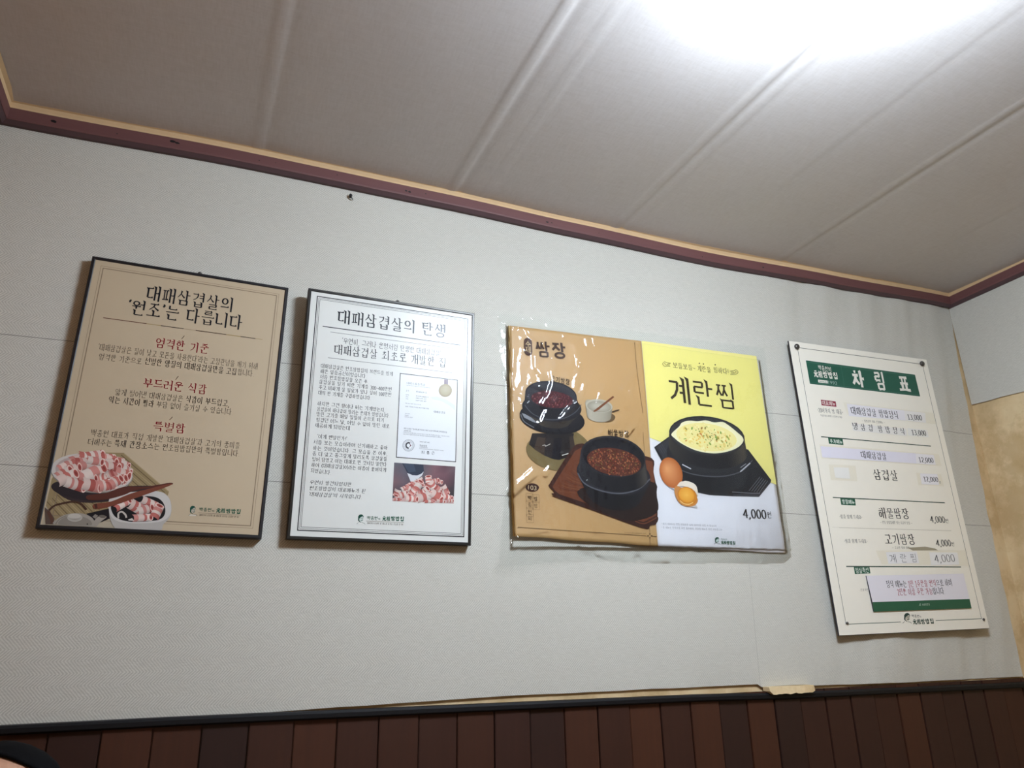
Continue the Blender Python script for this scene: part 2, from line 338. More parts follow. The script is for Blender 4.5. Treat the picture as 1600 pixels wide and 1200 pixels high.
def stroke_polys(pts, kind, sty):
    wv, wh, mode = sty; o = []
    if kind == 'p': return pen(pts, wv*.72, wh)
    if kind in 'on' or mode == 0: return pen(pts, wv, wh)
    (x0, y0), (x1, y1) = pts[0], pts[-1]
    if mode == 3:   # brush: swelling strokes with slanted heads
        n = len(pts); t = [1.15-.25*k/(n-1) for k in range(n)]
        if kind == 'h': pts = [(x0, y0-.01), ((x0+x1)/2, (y0+y1)/2+.02), (x1, y1+.01)]; t = [1.15, .85, 1.25]
        if kind == 'v': pts = [(x0-.03, y0+.02), (x0, y0-.05), (x1, y1)]; t = [1.1, 1.05, .9]
        return pen(pts, wv, wh, t)
    if kind == 'h':
        o = pen(pts, wv, wh)
        if mode == 1 and x1-x0 > .25: o.append([(x1-wv*.9, y1+wh*.4), (x1-wv*.25, y1+wh*1.6), (x1+wv*.25, y1-wh*.3)])
    elif kind == 'v':
        o = pen([(x0, y0), (x0, y1)], wv, wh)
        if y0-y1 > .3 and mode in (1, 2): o.append([(x0-wv*1.25, y0+wh*.9), (x0+wv*.5, y0), (x0-wv*.5, y0-wv*.9)])
    elif kind == 'd':
        n = len(pts)
        if x1 < x0: t = [1.0-.55*k/(n-1) for k in range(n)]
        else: t = [.55+.55*k/(n-1) for k in range(n)]
        if mode == 2: t = [1]*n
        o = pen(pts, wv, max(wh, wv*.75), t)
        if mode == 1: o.append([(x0-wv*.8, y0+wh), (x0+wv*.45, y0), (x0-wv*.3, y0-wv*.5)]) if x1 < x0 else None
    return o
FONTC = {}
def font_tris(txt):
    if txt not in FONTC:
        cu = bpy.data.curves.new('t', 'FONT'); cu.body = txt; ob = bpy.data.objects.new('t', cu); C.objects.link(ob)
        me = bpy.data.meshes.new_from_object(ob.evaluated_get(bpy.context.evaluated_depsgraph_get()))
        FONTC[txt] = [[tuple(me.vertices[i].co[:2]) for i in p.vertices] for p in me.polygons]
        bpy.data.objects.remove(ob); bpy.data.curves.remove(cu); bpy.data.meshes.remove(me)
    return FONTC[txt]
def text_polys(txt, style):
    """polygons of a line of lettering in em units, plus its width"""
    if style == 'font':
        ps = font_tris(txt); xs = [x for p in ps for x, y in p]; x0, x1 = min(xs), max(xs)
        return [[(x-x0, y/.72*.9) for x, y in p] for p in ps], x1-x0
    sty = STY[style]; x = 0; o = []
    for ch in txt:
        if ch == ' ': x += .42; continue
        if '가' <= ch <= '힣': st, adv = syllable(ch), 1.0
        elif ch in OTHER: adv, st = OTHER[ch]
        else: x += .4; continue
        dens = 1.0 if len(st) < 7 else max(.68, 1-.045*(len(st)-6)); ss = (sty[0]*dens, sty[1]*dens, sty[2])
        for pts, k in st:
            for p in stroke_polys(pts, k, ss): o.append([(q[0]*.93+x+.035, q[1]) for q in p])
        x += adv
    return o, x

# ------------------------------------------------------------------ printed ink: flat coloured shapes, a hair apart, on one sheet
MEAT = ['#d6938a', '#e3cbc1', '#c8746b', '#ead9cf', '#d68f86', '#e6cfc5', '#b9625a']
class Ink:
    def __init__(s, y): s.v = []; s.f = []; s.c = []; s.y = y; s.k = 0; s.gap = 4e-6
    def add(s, pts, cols):
        b = len(s.v); y = s.y-s.k*s.gap
        if sum(p[0]*q[1]-q[0]*p[1] for p, q in zip(pts, list(pts[1:])+[pts[0]])) < 0: pts = list(pts)[::-1]; cols = list(cols)[::-1]
        s.v += [(x/1000, y, z/1000) for x, z in pts]; s.c += [(*c, 1) for c in cols]; s.f.append(tuple(range(b, b+len(pts))))
    def poly(s, pts, col):
        c = lin(col); s.k += 1
        if len(pts) <= 4 and len(pts) == 3: return s.add(pts, [c]*3)
        for t in tessellate_polygon([[Vector((x, z, 0)) for x, z in pts]]): s.add([pts[i] for i in t], [c]*3)
    def strip(s, polys, col):
        c = lin(col); s.k += 1; k = s.k
        for i, p in enumerate(polys): s.k = k+(i % 16)*.09; s.add(p, [c]*len(p))
        s.k = k+1
    def ell(s, c, a, b, cin, cout, hx=0, hy=0, n=28):
        s.k += 1; ci, cc = lin(cin), lin(cout); p0 = (c[0]+hx*a[0]+hy*b[0], c[1]+hx*a[1]+hy*b[1])
        R = [(c[0]+math.cos(t)*a[0]+math.sin(t)*b[0], c[1]+math.cos(t)*a[1]+math.sin(t)*b[1]) for t in (2*math.pi*k/n for k in range(n))]
        for k in range(n): s.add([p0, R[k], R[(k+1) % n]], [ci, cc, cc])
    def roll(s, c, u, v, seed, dark):
        rnd = random.Random(seed); P = lambda a, b: (c[0]+a*u[0]+b*v[0], c[1]+a*u[1]+b*v[1])
        nb = rnd.choice([3, 4, 5]); k0 = rnd.randrange(7); cuts = [-1+2*(k+rnd.uniform(-.25, .25)*(0 < k < nb))/nb for k in range(nb+1)]
        s.k += 1; N = 6; f = lambda h, m: tuple(x*m for x in lin(h))
        tone = rnd.uniform(.85, 1.05)
        for k in range(nb):
            h = MEAT[(k0+k) % 7]
            for j in range(N):
                b0, b1 = -1+2*j/N, -1+2*(j+1)/N; e0, e1 = .22*math.sqrt(1-b0*b0), .22*math.sqrt(max(0, 1-b1*b1))
                m = lambda b: tone*(1.0-.38*max(0, b+.05)**1.5-.18*max(0, -b-.5)); dw = .07*math.sin(3*b0+seed)
                s.add([P(cuts[k]+e0, b0), P(cuts[k+1]+e0, b0), P(cuts[k+1]+e1, b1), P(cuts[k]+e1, b1)], [f(h, m(b0)), f(h, m(b0)), f(h, m(b1)), f(h, m(b1))])
        lv = math.hypot(*v)/math.hypot(*u); ax = (u[0]*.3*min(1.3, lv+.3), u[1]*.3*min(1.3, lv+.3)); e = P(.98, 0)
        s.ell(e, ax, v, '#dfb3a8', '#e9cfc4', n=16); s.ell(e, (ax[0]*.72, ax[1]*.72), (v[0]*.72, v[1]*.72), '#7a322f', '#b55a52', n=14)
    def run(s, ops):
        two = lambda l: [(l[i], l[i+1]) for i in range(0, len(l), 2)]
        for o in ops:
            k = o[0]
            if k == 'P': s.poly(two(o[1]), o[2])
            elif k == 'Q': s.k += 1; s.add(two(o[1]), [lin(h) for h in o[2]])
            elif k == 'R': x0, y0, x1, y1 = o[1:5]; s.strip([[(x0, y0), (x1, y0), (x1, y1), (x0, y1)]], o[5])
            elif k == 'B':
                x0, y0, x1, y1, w, c = o[1:]
                s.strip([[(x0, y0), (x1, y0), (x1, y0+w), (x0, y0+w)], [(x0, y1-w), (x1, y1-w), (x1, y1), (x0, y1)], [(x0, y0), (x0+w, y0), (x0+w, y1), (x0, y1)], [(x1-w, y0), (x1, y0), (x1, y1), (x1-w, y1)]], c)
            elif k == 'S':
                p = two(o[1])
                if len(p) > 2:      # ease the bends
                    q = [p[0]]+p+[p[-1]]; out = []
                    for a, b, c, d in zip(q, q[1:], q[2:], q[3:]):
                        for t in (0, .25, .5, .75): out.append(tuple(.5*(2*b[j]+(c[j]-a[j])*t+(2*a[j]-5*b[j]+4*c[j]-d[j])*t*t+(3*b[j]-a[j]-3*c[j]+d[j])*t**3) for j in (0, 1)))
                    p = out+[p[-1]]
                s.strip(pen(p, o[2], o[2]), o[3])
            elif k == 'E': s.ell(o[1:3], o[3:5], o[5:7], o[7], o[8], o[9], o[10])
            elif k == 'M': s.roll(o[1:3], o[3:5], o[5:7], o[7], o[8])
            elif k == 'O':      # rounded outline through the points
                p = two(o[1]); n = len(p); out = []
                for i in range(n):
                    a, b, c, d = p[i-1], p[i], p[(i+1) % n], p[(i+2) % n]
                    for t in (0, .25, .5, .75):
                        out.append(tuple(.5*(2*b[j]+(c[j]-a[j])*t+(2*a[j]-5*b[j]+4*c[j]-d[j])*t*t+(3*b[j]-a[j]-3*c[j]+d[j])*t**3) for j in (0, 1)))
                s.poly(out, o[2])
            elif k == 'Y':      # side of a round bowl between two ellipses, tone running left to right
                c1, a1, b1, c2, a2, b2 = (o[i:i+2] for i in range(1, 13, 2)); st = [(t, lin(h)) for t, h in o[13]]; s.k += 1; n = 32
                def tone(t):
                    for (u, p), (v, q) in zip(st, st[1:]):
                        if u <= t <= v: f = (t-u)/(v-u); return tuple(x+(y-x)*f for x, y in zip(p, q))
                    return st[-1][1]
                E = lambda c, a, b, t: (c[0]+math.cos(t)*a[0]+math.sin(t)*b[0], c[1]+math.cos(t)*a[1]+math.sin(t)*b[1])
                for i in range(n):
                    t0, t1 = math.pi*(1-i/n), math.pi*(1-(i+1)/n)
                    s.add([E(c1, a1, b1, t0), E(c2, a2, b2, t0), E(c2, a2, b2, t1), E(c1, a1, b1, t1)], [tone(i/n)]*2+[tone((i+1)/n)]*2)
            elif k == 'C':
                x, y, W, H, c = o[1:]; r = W/2
                s.poly([(x+r*math.cos(t), y+H/2-r+r*math.sin(t)) for t in (math.pi*i/10 for i in range(11))]+[(x+r*math.cos(t), y-H/2+r+r*math.sin(t)) for t in (math.pi+math.pi*i/10 for i in range(11))], c)
            elif k == 'G':
                c, a, b, n, seed, cols, sz = o[1:3], o[3:5], o[5:7], o[7], o[8], o[9], o[10]; rnd = random.Random(seed)
                q = sz*math.hypot(*a)/100*.55; k0_ = s.k
                for i in range(n):
                    t, r = rnd.uniform(0, 6.283), math.sqrt(rnd.random()); x, z = math.cos(t)*r, math.sin(t)*r; g = rnd.uniform(0, 3.14); l = q*rnd.uniform(.6, 1.4); hcol = rnd.choice(cols)
                    s.k = k0_+i % 4
                    s.ell((c[0]+x*a[0]+z*b[0], c[1]+x*a[1]+z*b[1]), (l*math.cos(g), l*math.sin(g)), (-l*.6*math.sin(g), l*.6*math.cos(g)), hcol, rnd.choice(cols), n=7)
            elif k == 'T':
                txt, cx, cy, w, h, ang, style, col, sh = o[1:]
                ps, tw = text_polys(txt, style); ca, sa = math.cos(ang), math.sin(ang); sx, sy = w/tw, h*.92; out = []
                for p in ps:
                    q = []
                    for x, y in p:
                        X = (x-tw/2)*sx+sh*(y-.45)*sy; Y = (y-.47)*sy; q.append((cx+X*ca-Y*sa, cy+X*sa+Y*ca))
                    out.append(q)
                s.strip(out, col)
    def build(s, name, mat, parent, warp=None, **kw):
        me = bpy.data.meshes.new(name)
        me.from_pydata(s.v, [], s.f); me.update()
        at = me.color_attributes.new('ink', 'FLOAT_COLOR', 'POINT')
        at.data.foreach_set('color', [x for c in s.c for x in c])
        if warp:     # print on a buckled sheet: cut fine enough to lie on it
            bm = bmesh.new(); bm.from_mesh(me)
            for _ in range(6):
                es = [e for e in bm.edges if e.calc_length() > .008]
                if not es: break
                bmesh.ops.subdivide_edges(bm, edges=es, cuts=1, use_grid_fill=True)
            bmesh.ops.triangulate(bm, faces=[f for f in bm.faces if len(f.verts) > 4])
            for v in bm.verts: v.co = warp(*v.co)
            bm.to_mesh(me); bm.free()
        return link(name, me, mat, parent, **kw)

# every sheet's print: (name, label, parent part, height above the sheet in mm, shapes in mm on the sheet)
SHEETS = {
 'f1': dict(o=[-0.1017,0.2276], a=-0.0159, W=0.4215, H=0.6007, d=0.024, extra={}, layers=[
  ('border_rule', None, 'print_sheet', 0.12, [["B",-190.8,21.0,190.8,580.7,0.7,"#8d7c66"],
   ["B",-186.3,25.5,186.3,576.2,1.8,"#8a7963"],
   ["P",[-166.4,456.9,-80.8,456.9,-80.8,458.7,-166.4,458.7],"#6b4538"],
   ["P",[-80.8,456.9,-51.4,456.9,-51.4,458.7,-80.8,458.7],"#a89468"],
   ["P",[-51.4,456.9,-4.8,456.9,-4.8,458.7,-51.4,458.7],"#4a3a34"],
   ["P",[20.4,456.9,85.4,456.9,85.4,458.7,20.4,458.7],"#4a3424"],
   ["P",[85.4,456.9,116.6,456.9,116.6,458.7,85.4,458.7],"#a08a58"],
   ["P",[116.6,456.9,149.4,456.9,149.4,458.7,116.6,458.7],"#4a3f34"],
   ["P",[149.4,456.9,165.2,456.9,165.2,458.7,149.4,458.7],"#b09c78"],
   ["P",[-4.8,456.9,20.4,456.9,20.4,458.7,-4.8,458.7],"#b09c80"]]),
  ('title_lettering', None, 'print_sheet', 0.3, [["T","대패삼겹살의",1.3,531.7,187.0,39.3,0,"bold","#15151c",0],
   ["T","‘원조’는 다릅니다",-2.9,491.5,242.9,38.7,0,"bold","#15151c",0]]),
  ('heading_lettering', 'dark red heading lettering', 'print_sheet', 0.3, [["T","엄격한 기준",-1.4,415.8,111.0,25.1,0,"bold","#8a1f2c",0],
   ["S",[-5.5,432.5,-0.9,441.3],1.47,"#6d5a48"]]),
  ('paragraph_lettering', None, 'print_sheet', 0.3, [["T","‘대패삼겹살은 질이 낮고 모돈을 사용한다’라는 고정관념을 깨기 위해",-1.4,389.3,327.7,16.7,0,"reg","#2e2622",0],
   ["T","엄격한 기준으로",-118.6,367.7,83.8,16.1,0,"reg","#2e2622",0],
   ["T","선별한 양질의 대패삼겹살만을 고집",23.5,370.0,190.5,17.4,0,"bold","#2e2622",0],
   ["T","합니다.",137.9,370.9,36.9,17.1,0,"reg","#2e2622",0]]),
  ('heading_lettering', 'dark red heading lettering', 'print_sheet', 0.3, [["T","부드러운 식감",-2.9,319.9,129.4,24.2,0,"bold","#8a1f2c",0],
   ["S",[-4.9,335.2,-0.4,344.3],1.43,"#6d5a48"]]),
  ('paragraph_lettering', None, 'print_sheet', 0.3, [["T","얇게 썰어낸 대패삼겹살은",-50.7,293.0,133.9,15.9,0,"reg","#2e2622",0],
   ["T","식감이 부드럽고,",66.3,293.6,91.0,17.1,0,"bold","#2e2622",0],
   ["T","익는 시간이 빨라",-82.7,274.6,88.1,16.4,0,"bold","#2e2622",0],
   ["T","부담 없이 즐기실 수 있습니다.",43.7,274.9,156.5,16.1,0,"reg","#2e2622",0]]),
  ('heading_lettering', 'dark red heading lettering', 'print_sheet', 0.3, [["T","특별함",-2.2,226.0,65.5,23.1,0,"bold","#8a1f2c",0],
   ["S",[-4.3,243.1,0.8,250.7],1.38,"#6d5a48"]]),
  ('paragraph_lettering', None, 'print_sheet', 0.3, [["T","백종원 대표가 직접 개발한 ‘대패삼겹살’과 고기의 풍미를",-1.6,199.6,292.9,15.7,0,"reg","#2e2622",0],
   ["T","더해주는",-127.7,180.7,45.1,15.2,0,"reg","#2e2622",0],
   ["T","특제 간장소스",-64.3,181.7,75.6,16.1,0,"bold","#2e2622",0],
   ["T","는 원조쌈밥집만의 특별함입니다.",60.0,182.0,172.6,15.8,0,"reg","#2e2622",0]]),
  ('food_picture', 'printed picture of rolled meat slices on a plate', 'print_sheet', 0.02, [["P",[-200.9,72.7,-200.5,7.9,-132.1,5.2,-55.4,2.1,-13.9,6.5,-18.1,34.7,-144.2,76.7],"#b3a893"],
   ["P",[-200.0,99.2,-184.3,140.9,-131.4,159.8,-80.3,163.1,16.1,88.9,15.1,80.5,-52.5,61.2,-103.1,41.3,-158.8,19.3,-179.4,15.5,-200.5,44.9],"#9a8763"],
   ["S",[-200.3,53.1,-166.1,20.2],1.36,"#6b5a3e"],
   ["S",[-196.3,56.7,-160.2,22.4],0.76,"#b8a57e"],
   ["S",[-192.4,60.2,-154.3,24.6],1.36,"#6b5a3e"],
   ["S",[-188.4,63.8,-148.3,26.8],0.76,"#b8a57e"],
   ["S",[-184.4,67.4,-142.3,29.1],1.37,"#6b5a3e"],
   ["S",[-180.4,71.1,-136.3,31.3],0.76,"#b8a57e"],
   ["S",[-176.4,74.7,-130.3,33.6],1.38,"#6b5a3e"],
   ["S",[-172.4,78.3,-124.2,35.9],0.77,"#b8a57e"],
   ["S",[-168.4,82.0,-118.1,38.1],1.39,"#6b5a3e"],
   ["S",[-164.3,85.7,-112.0,40.4],0.77,"#b8a57e"],
   ["S",[-160.3,89.4,-105.9,42.7],1.4,"#6b5a3e"],
   ["S",[-156.2,93.1,-99.8,45.0],0.78,"#b8a57e"],
   ["S",[-152.1,96.8,-93.6,47.3],1.4,"#6b5a3e"],
   ["S",[-148.0,100.5,-87.4,49.7],0.78,"#b8a57e"],
   ["S",[-143.8,104.2,-81.2,52.0],1.41,"#6b5a3e"],
   ["S",[-139.7,108.0,-74.9,54.3],0.79,"#b8a57e"],
   ["S",[-135.6,111.8,-68.6,56.7],1.42,"#6b5a3e"],
   ["S",[-131.4,115.6,-62.3,59.1],0.79,"#b8a57e"],
   ["S",[-127.2,119.3,-56.0,61.4],1.43,"#6b5a3e"],
   ["S",[-123.0,123.2,-49.7,63.8],0.8,"#b8a57e"],
   ["S",[-118.8,127.0,-43.3,66.2],1.44,"#6b5a3e"],
   ["S",[-114.6,130.8,-36.9,68.6],0.8,"#b8a57e"],
   ["S",[-110.3,134.7,-30.5,71.0],1.44,"#6b5a3e"],
   ["S",[-106.1,138.5,-24.0,73.4],0.8,"#b8a57e"],
   ["S",[-101.8,142.4,-17.5,75.9],1.45,"#6b5a3e"],
   ["S",[-97.5,146.3,-11.0,78.3],0.81,"#b8a57e"],
   ["S",[-93.2,150.2,-4.5,80.7],1.46,"#6b5a3e"],
   ["S",[-88.8,154.1,2.1,83.2],0.81,"#b8a57e"],
   ["S",[-84.5,158.1,8.7,85.7],1.47,"#6b5a3e"],
   ["S",[-80.2,162.0,15.3,88.2],0.82,"#b8a57e"],
   ["O",[-177.6,78.4,-93.9,91.1,-5.3,97.7,-64.2,70.1,-108.8,57.2,-155.6,56.6,-184.8,71.4],"#3a2f30"],
   ["E",-141.1,79.4,57.3,-4.9,0.9,-19.3,"#2f282b","#2f282b",0,0],
   ["E",-130.6,115.6,75.0,-2.9,2.9,-39.9,"#8f8880","#8f8880",0,0],
   ["E",-130.9,117.5,74.1,-2.8,2.8,-38.8,"#bdb5b0","#cfc9c3",0,0],
   ["E",-132.5,118.7,65.1,-2.5,2.4,-32.8,"#b8a7a2","#b8a7a2",0,0],
   ["M",-163.2,142.8,12.4,6.9,4.1,-8.3,3,0],
   ["M",-148.3,148.3,14.6,-1.6,0.1,-9.5,4,0],
   ["M",-132.7,150.5,15.5,4.0,3.4,-11.6,5,0],
   ["M",-109.2,150.1,13.2,-0.1,0.7,-8.7,6,0],
   ["M",-93.7,145.5,15.0,-2.2,-0.2,-8.6,7,0],
   ["M",-79.6,140.8,12.9,-5.3,-1.9,-7.6,8,0],
   ["M",-181.6,125.4,11.5,8.0,4.7,-7.9,9,0],
   ["M",-168.7,133.1,13.0,5.4,3.4,-8.2,10,0],
   ["M",-153.6,136.9,14.3,1.2,1.5,-9.1,11,0],
   ["M",-88.5,131.6,19.9,-4.2,-0.7,-9.4,12,0],
   ["M",-74.6,127.7,12.6,-6.5,-3.2,-9.5,13,0],
   ["M",-107.3,138.4,17.5,3.3,2.3,-9.5,14,0],
   ["M",-137.1,133.4,23.1,5.9,2.6,-8.9,15,0],
   ["M",-168.2,121.6,13.2,4.6,3.2,-9.0,16,0],
   ["M",-103.4,132.0,19.8,-1.5,0.4,-10.5,17,0],
   ["M",-77.7,119.0,14.8,-4.6,-1.8,-11.0,18,0],
   ["M",-181.8,110.6,11.3,9.6,5.9,-8.5,19,0],
   ["M",-151.6,108.1,16.0,-0.3,1.0,-10.3,20,0],
   ["M",-128.6,116.6,17.2,11.6,7.0,-11.9,21,0],
   ["M",-174.9,103.0,15.4,10.5,5.6,-9.4,22,0],
   ["M",-88.3,111.5,19.6,-6.1,-1.5,-9.5,23,0],
   ["M",-81.5,105.3,13.5,5.4,3.6,-9.0,24,0],
   ["M",-99.5,117.3,-7.8,-4.2,-3.4,7.0,25,0],
   ["M",-112.6,107.9,-10.0,-2.9,-2.8,8.8,26,0],
   ["M",-158.7,91.2,19.0,-5.3,-1.2,-11.2,27,0],
   ["M",-128.7,91.0,17.8,-2.9,-0.2,-12.2,28,0],
   ["M",-101.6,93.8,15.4,4.4,3.6,-11.3,29,0],
   ["M",-88.0,99.8,11.4,9.3,5.7,-8.2,30,0],
   ["M",-131.2,141.4,14.7,-1.6,0.1,-8.4,31,0],
   ["O",[-91.4,60.3,-87.6,74.0,-67.6,80.5,-7.2,87.6,16.1,77.8,25.2,57.1,25.1,35.6,14.8,19.8,7.4,6.6,-55.8,4.7,-74.5,9.9,-87.2,34.0],"#b7b2ac"],
   ["O",[-92.3,60.3,-87.5,73.4,-67.5,79.9,-7.2,87.6,15.5,77.8,24.6,57.1,24.0,38.9,10.8,26.3,-19.1,20.6,-52.1,19.4,-75.2,24.1,-88.0,38.9],"#cdc9c4"],
   ["O",[-86.2,54.0,-71.2,65.0,-42.3,74.5,-11.7,75.9,4.9,68.5,13.8,53.6,14.1,38.3,4.3,28.6,-22.6,23.7,-49.6,22.2,-71.3,27.6,-82.7,39.2],"#1d1a1c"],
   ["M",-66.3,55.1,12.5,9.8,3.8,-5.4,60,0],
   ["M",-18.5,63.2,16.0,-6.7,-2.1,-7.7,61,0],
   ["M",-39.3,51.9,15.3,-8.1,-3.7,-10.2,62,0],
   ["M",-23.8,48.0,13.7,5.1,3.4,-8.5,63,0],
   ["M",-27.3,31.3,17.5,2.0,1.4,-7.3,64,0],
   ["M",-0.8,44.4,3.8,13.7,8.7,-3.7,65,0],
   ["S",[-69.3,27.3,-70.8,36.9,-65.6,41.3,-58.2,36.0,-55.1,29.7],3.37,"#c5beb5"],
   ["P",[-51.5,25.9,-44.7,29.5,-39.5,24.1,-49.8,24.3],"#cfc8c0"],
   ["O",[-132.0,70.3,-100.0,77.2,-69.4,92.3,-27.1,96.1,15.8,107.3,15.3,101.4,-44.2,87.3,-66.8,75.5,-97.9,63.9,-128.4,61.2],"#5a3128"],
   ["O",[-117.5,53.6,-88.4,60.5,-55.2,79.0,-20.3,92.5,14.8,104.8,16.6,101.5,-24.7,80.1,-53.3,66.3,-86.9,50.6,-113.8,43.6],"#7a4433"],
   ["P",[-117.5,53.6,-112.7,54.9,-109.8,45.8,-113.8,43.6],"#4a2a22"],
   ["P",[-127.7,33.5,-89.7,46.3,-85.1,26.4,-96.9,19.3,-110.0,12.2,-120.5,24.3],"#1e1a1d"],
   ["P",[-194.3,9.1,-201.6,41.6,-192.0,34.3,-181.3,20.8,-180.7,9.5],"#5a4a42"],
   ["S",[-193.6,35.8,-185.8,45.8,-168.9,52.5,-154.1,55.9,-140.8,52.7,-129.0,41.4],3.87,"#4a3226"],
   ["S",[-194.7,34.2,-186.8,20.5,-183.1,11.3],5.84,"#5d4034"],
   ["O",[-180.8,9.8,-177.0,19.5,-164.8,28.9,-148.7,33.0,-130.4,32.5,-114.9,24.6,-108.5,12.2,-109.4,8.7,-144.6,8.7],"#a39c91"],
   ["O",[-172.6,10.3,-167.7,21.6,-154.7,27.1,-135.1,27.4,-120.0,21.1,-115.5,11.1,-144.8,9.9],"#8d867c"],
   ["E",-146.6,24.4,13.2,0.8,1.3,-7.9,"#8a847b","#b9b3a9",0,0],
   ["E",-147.8,27.5,11.1,0.7,0.9,-5.0,"#c4beb4","#c4beb4",0,0],
   ["S",[-177.4,10.0,-172.9,19.7,-161.8,27.5],2.06,"#8b8479"],
   ["E",-122.6,13.0,1.4,0.1,0.2,-1.3,"#2c2826","#2c2826",0,0],
   ["O",[-112.4,18.4,-104.3,30.1,-93.0,30.7,-91.7,27.6,-99.7,19.1,-105.3,10.0,-109.6,9.8],"#a39b90"],
   ["E",-98.5,29.6,6.5,-0.2,0.2,-2.9,"#6b645c","#6b645c",0,0],
   ["P",[-116.1,27.8,-112.1,33.6,-106.6,30.7,-109.8,24.1],"#8a837a"]]),
  ('logo', 'small green emblem of a face with brush lettering', 'print_sheet', 0.3, [["P",[62.8,57.2,67.0,59.6,71.0,57.8,72.0,51.3,70.5,46.7,67.1,46.9,64.0,50.8],"#b9b3a2"],
   ["P",[62.0,48.7,61.1,57.1,62.7,60.5,65.9,61.9,69.4,61.1,71.9,57.8,71.8,55.0,70.2,58.1,68.1,57.2,65.7,55.0,64.1,52.9,64.2,49.2,66.4,46.5,68.9,45.0,67.4,44.5,63.8,46.7],"#16493a"],
   ["S",[66.3,53.6,68.4,54.3],0.78,"#16493a"],
   ["S",[69.8,54.4,71.6,54.4],0.78,"#16493a"],
   ["S",[69.2,54.0,70.2,51.4,69.2,51.0],0.55,"#16493a"],
   ["S",[67.6,49.4,69.9,48.7,71.7,50.0],1.01,"#16493a"],
   ["P",[60.1,40.9,63.0,44.3,67.5,43.7,72.8,44.0,76.1,41.4,73.2,40.8,64.2,40.3],"#d9d2c2"],
   ["S",[60.4,40.9,63.7,44.7],0.62,"#16493a"],
   ["S",[69.3,44.6,74.3,43.7,76.9,41.4],0.62,"#16493a"],
   ["T","백종원",91.3,55.0,24.9,8.4,0,"brushm","#1f5a44",0],
   ["T","의",107.1,53.2,5.4,4.6,0,"brushm","#1f5a44",0],
   ["T","元祖",121.9,55.3,18.1,10.2,0,"brush","#1f5a44",0],
   ["T","쌈밥집",147.7,55.0,31.0,10.3,0,"brush","#1f5a44",0],
   ["P",[78.2,47.5,162.7,47.5,162.7,48.2,78.2,48.2],"#8a7a68"],
   ["T","20여가지 신선한 쌈 채소로 즐기는 건강한 한 쌈!",120.5,43.6,79.3,4.4,0,"bold","#5d5348",0]]),
 ]),
 'f2': dict(o=[0.3724,0.2251], a=-0.0045, W=0.424, H=0.5968, d=0.024, extra={}, layers=[
  ('border_rule', None, 'print_sheet', 0.12, [["B",-191.0,19.0,195.0,579.8,2.2,"#1c1c22"],
   ["B",-186.5,23.5,190.5,575.3,0.8,"#3a3a40"],
   ["B",-183.5,27.0,187.0,571.8,0.9,"#2a2a30"],
   ["P",[-171.9,502.2,175.0,502.2,175.0,504.4,-171.9,504.4],"#3a3a40"],
   ["P",[-152.8,491.0,157.1,491.0,157.1,491.9,-152.8,491.9],"#3a3a40"],
   ["P",[-153.6,425.6,154.6,425.6,154.6,426.5,-153.6,426.5],"#3a3a40"]]),
  ('title_lettering', None, 'print_sheet', 0.3, [["T","대패삼겹살의 탄생",-1.3,533.6,275.7,37.6,0,"bold","#20222a",0]]),
  ('subtitle_lettering', None, 'print_sheet', 0.3, [["T","‘우연히, 그러나 운명처럼 탄생한 대패삼겹살’",-0.0,473.2,248.0,17.1,0,"regb","#20222a",0],
   ["T","대패삼겹살 최초로 개발한 집",-0.9,449.0,281.1,26.4,0,"semi","#20222a",0]]),
  ('paragraph_lettering', None, 'print_sheet', 0.3, [["T","대패삼겹살은 원조쌈밥집의 브랜드를 있게",-82.4,403.8,173.3,11.5,0,"semi","#33343a",0],
   ["T","해준 일등공신이었습니다.",-114.1,390.5,110.2,11.3,0,"semi","#33343a",0],
   ["T","처음 원조쌈밥집을 오픈 후.",-111.3,377.0,115.3,11.3,0,"semi","#33343a",0],
   ["T","삼겹살을 썰기 위한 기계를 300~400만원",-83.4,364.3,173.7,11.3,0,"semi","#33343a",0],
   ["T","주고 비싸게 살 필요가 있나 싶어 100만원",-83.4,350.9,173.3,11.3,0,"semi","#33343a",0],
   ["T","대의 싼 기계를 구입하였습니다.",-107.7,337.5,124.4,11.1,0,"semi","#33343a",0]]),
  ('paragraph_lettering', None, 'print_sheet', 0.3, [["T","하지만 그건 햄이나 써는 기계였는지,",-89.9,311.2,159.7,11.1,0,"semi","#33343a",0],
   ["T","삼겹살이 하나같이 말리는 문제가 있었습니다.",-84.3,298.2,171.4,11.0,0,"semi","#33343a",0],
   ["T","말린 고기를 매일 일일이 손으로 펴기",-90.8,285.8,158.9,11.0,0,"semi","#33343a",0],
   ["T","힘겹던 어느 날, 어쩔 수 없이 말린 채로",-83.7,272.3,172.3,10.9,0,"semi","#33343a",0],
   ["T","제공하게 되었는데",-131.1,259.0,80.8,10.8,0,"semi","#33343a",0]]),
  ('paragraph_lettering', None, 'print_sheet', 0.3, [["T","‘이게 웬일인가!’",-129.9,233.4,68.0,10.7,0,"semi","#33343a",0],
   ["T","처음 보는 모습이라며 신기해하고 좋아",-85.4,219.8,172.2,10.7,0,"semi","#33343a",0],
   ["T","하는 것이었습니다. 그 모습을 본 이후,",-85.7,205.7,172.6,10.7,0,"semi","#33343a",0],
   ["T","좀 더 얇고 동그랗게 말리도록 삼겹살을",-85.9,192.8,172.5,10.6,0,"semi","#33343a",0],
   ["T","썰어 담았고 이는 대패로 민 것처럼 말린다",-85.8,179.8,171.9,10.6,0,"semi","#33343a",0],
   ["T","하여 〈대패삼겹살〉이라는 이름이 붙여지게",-86.2,166.7,172.1,10.5,0,"semi","#33343a",0],
   ["T","되었습니다.",-149.5,152.7,45.9,10.3,-0.052,"semi","#33343a",0]]),
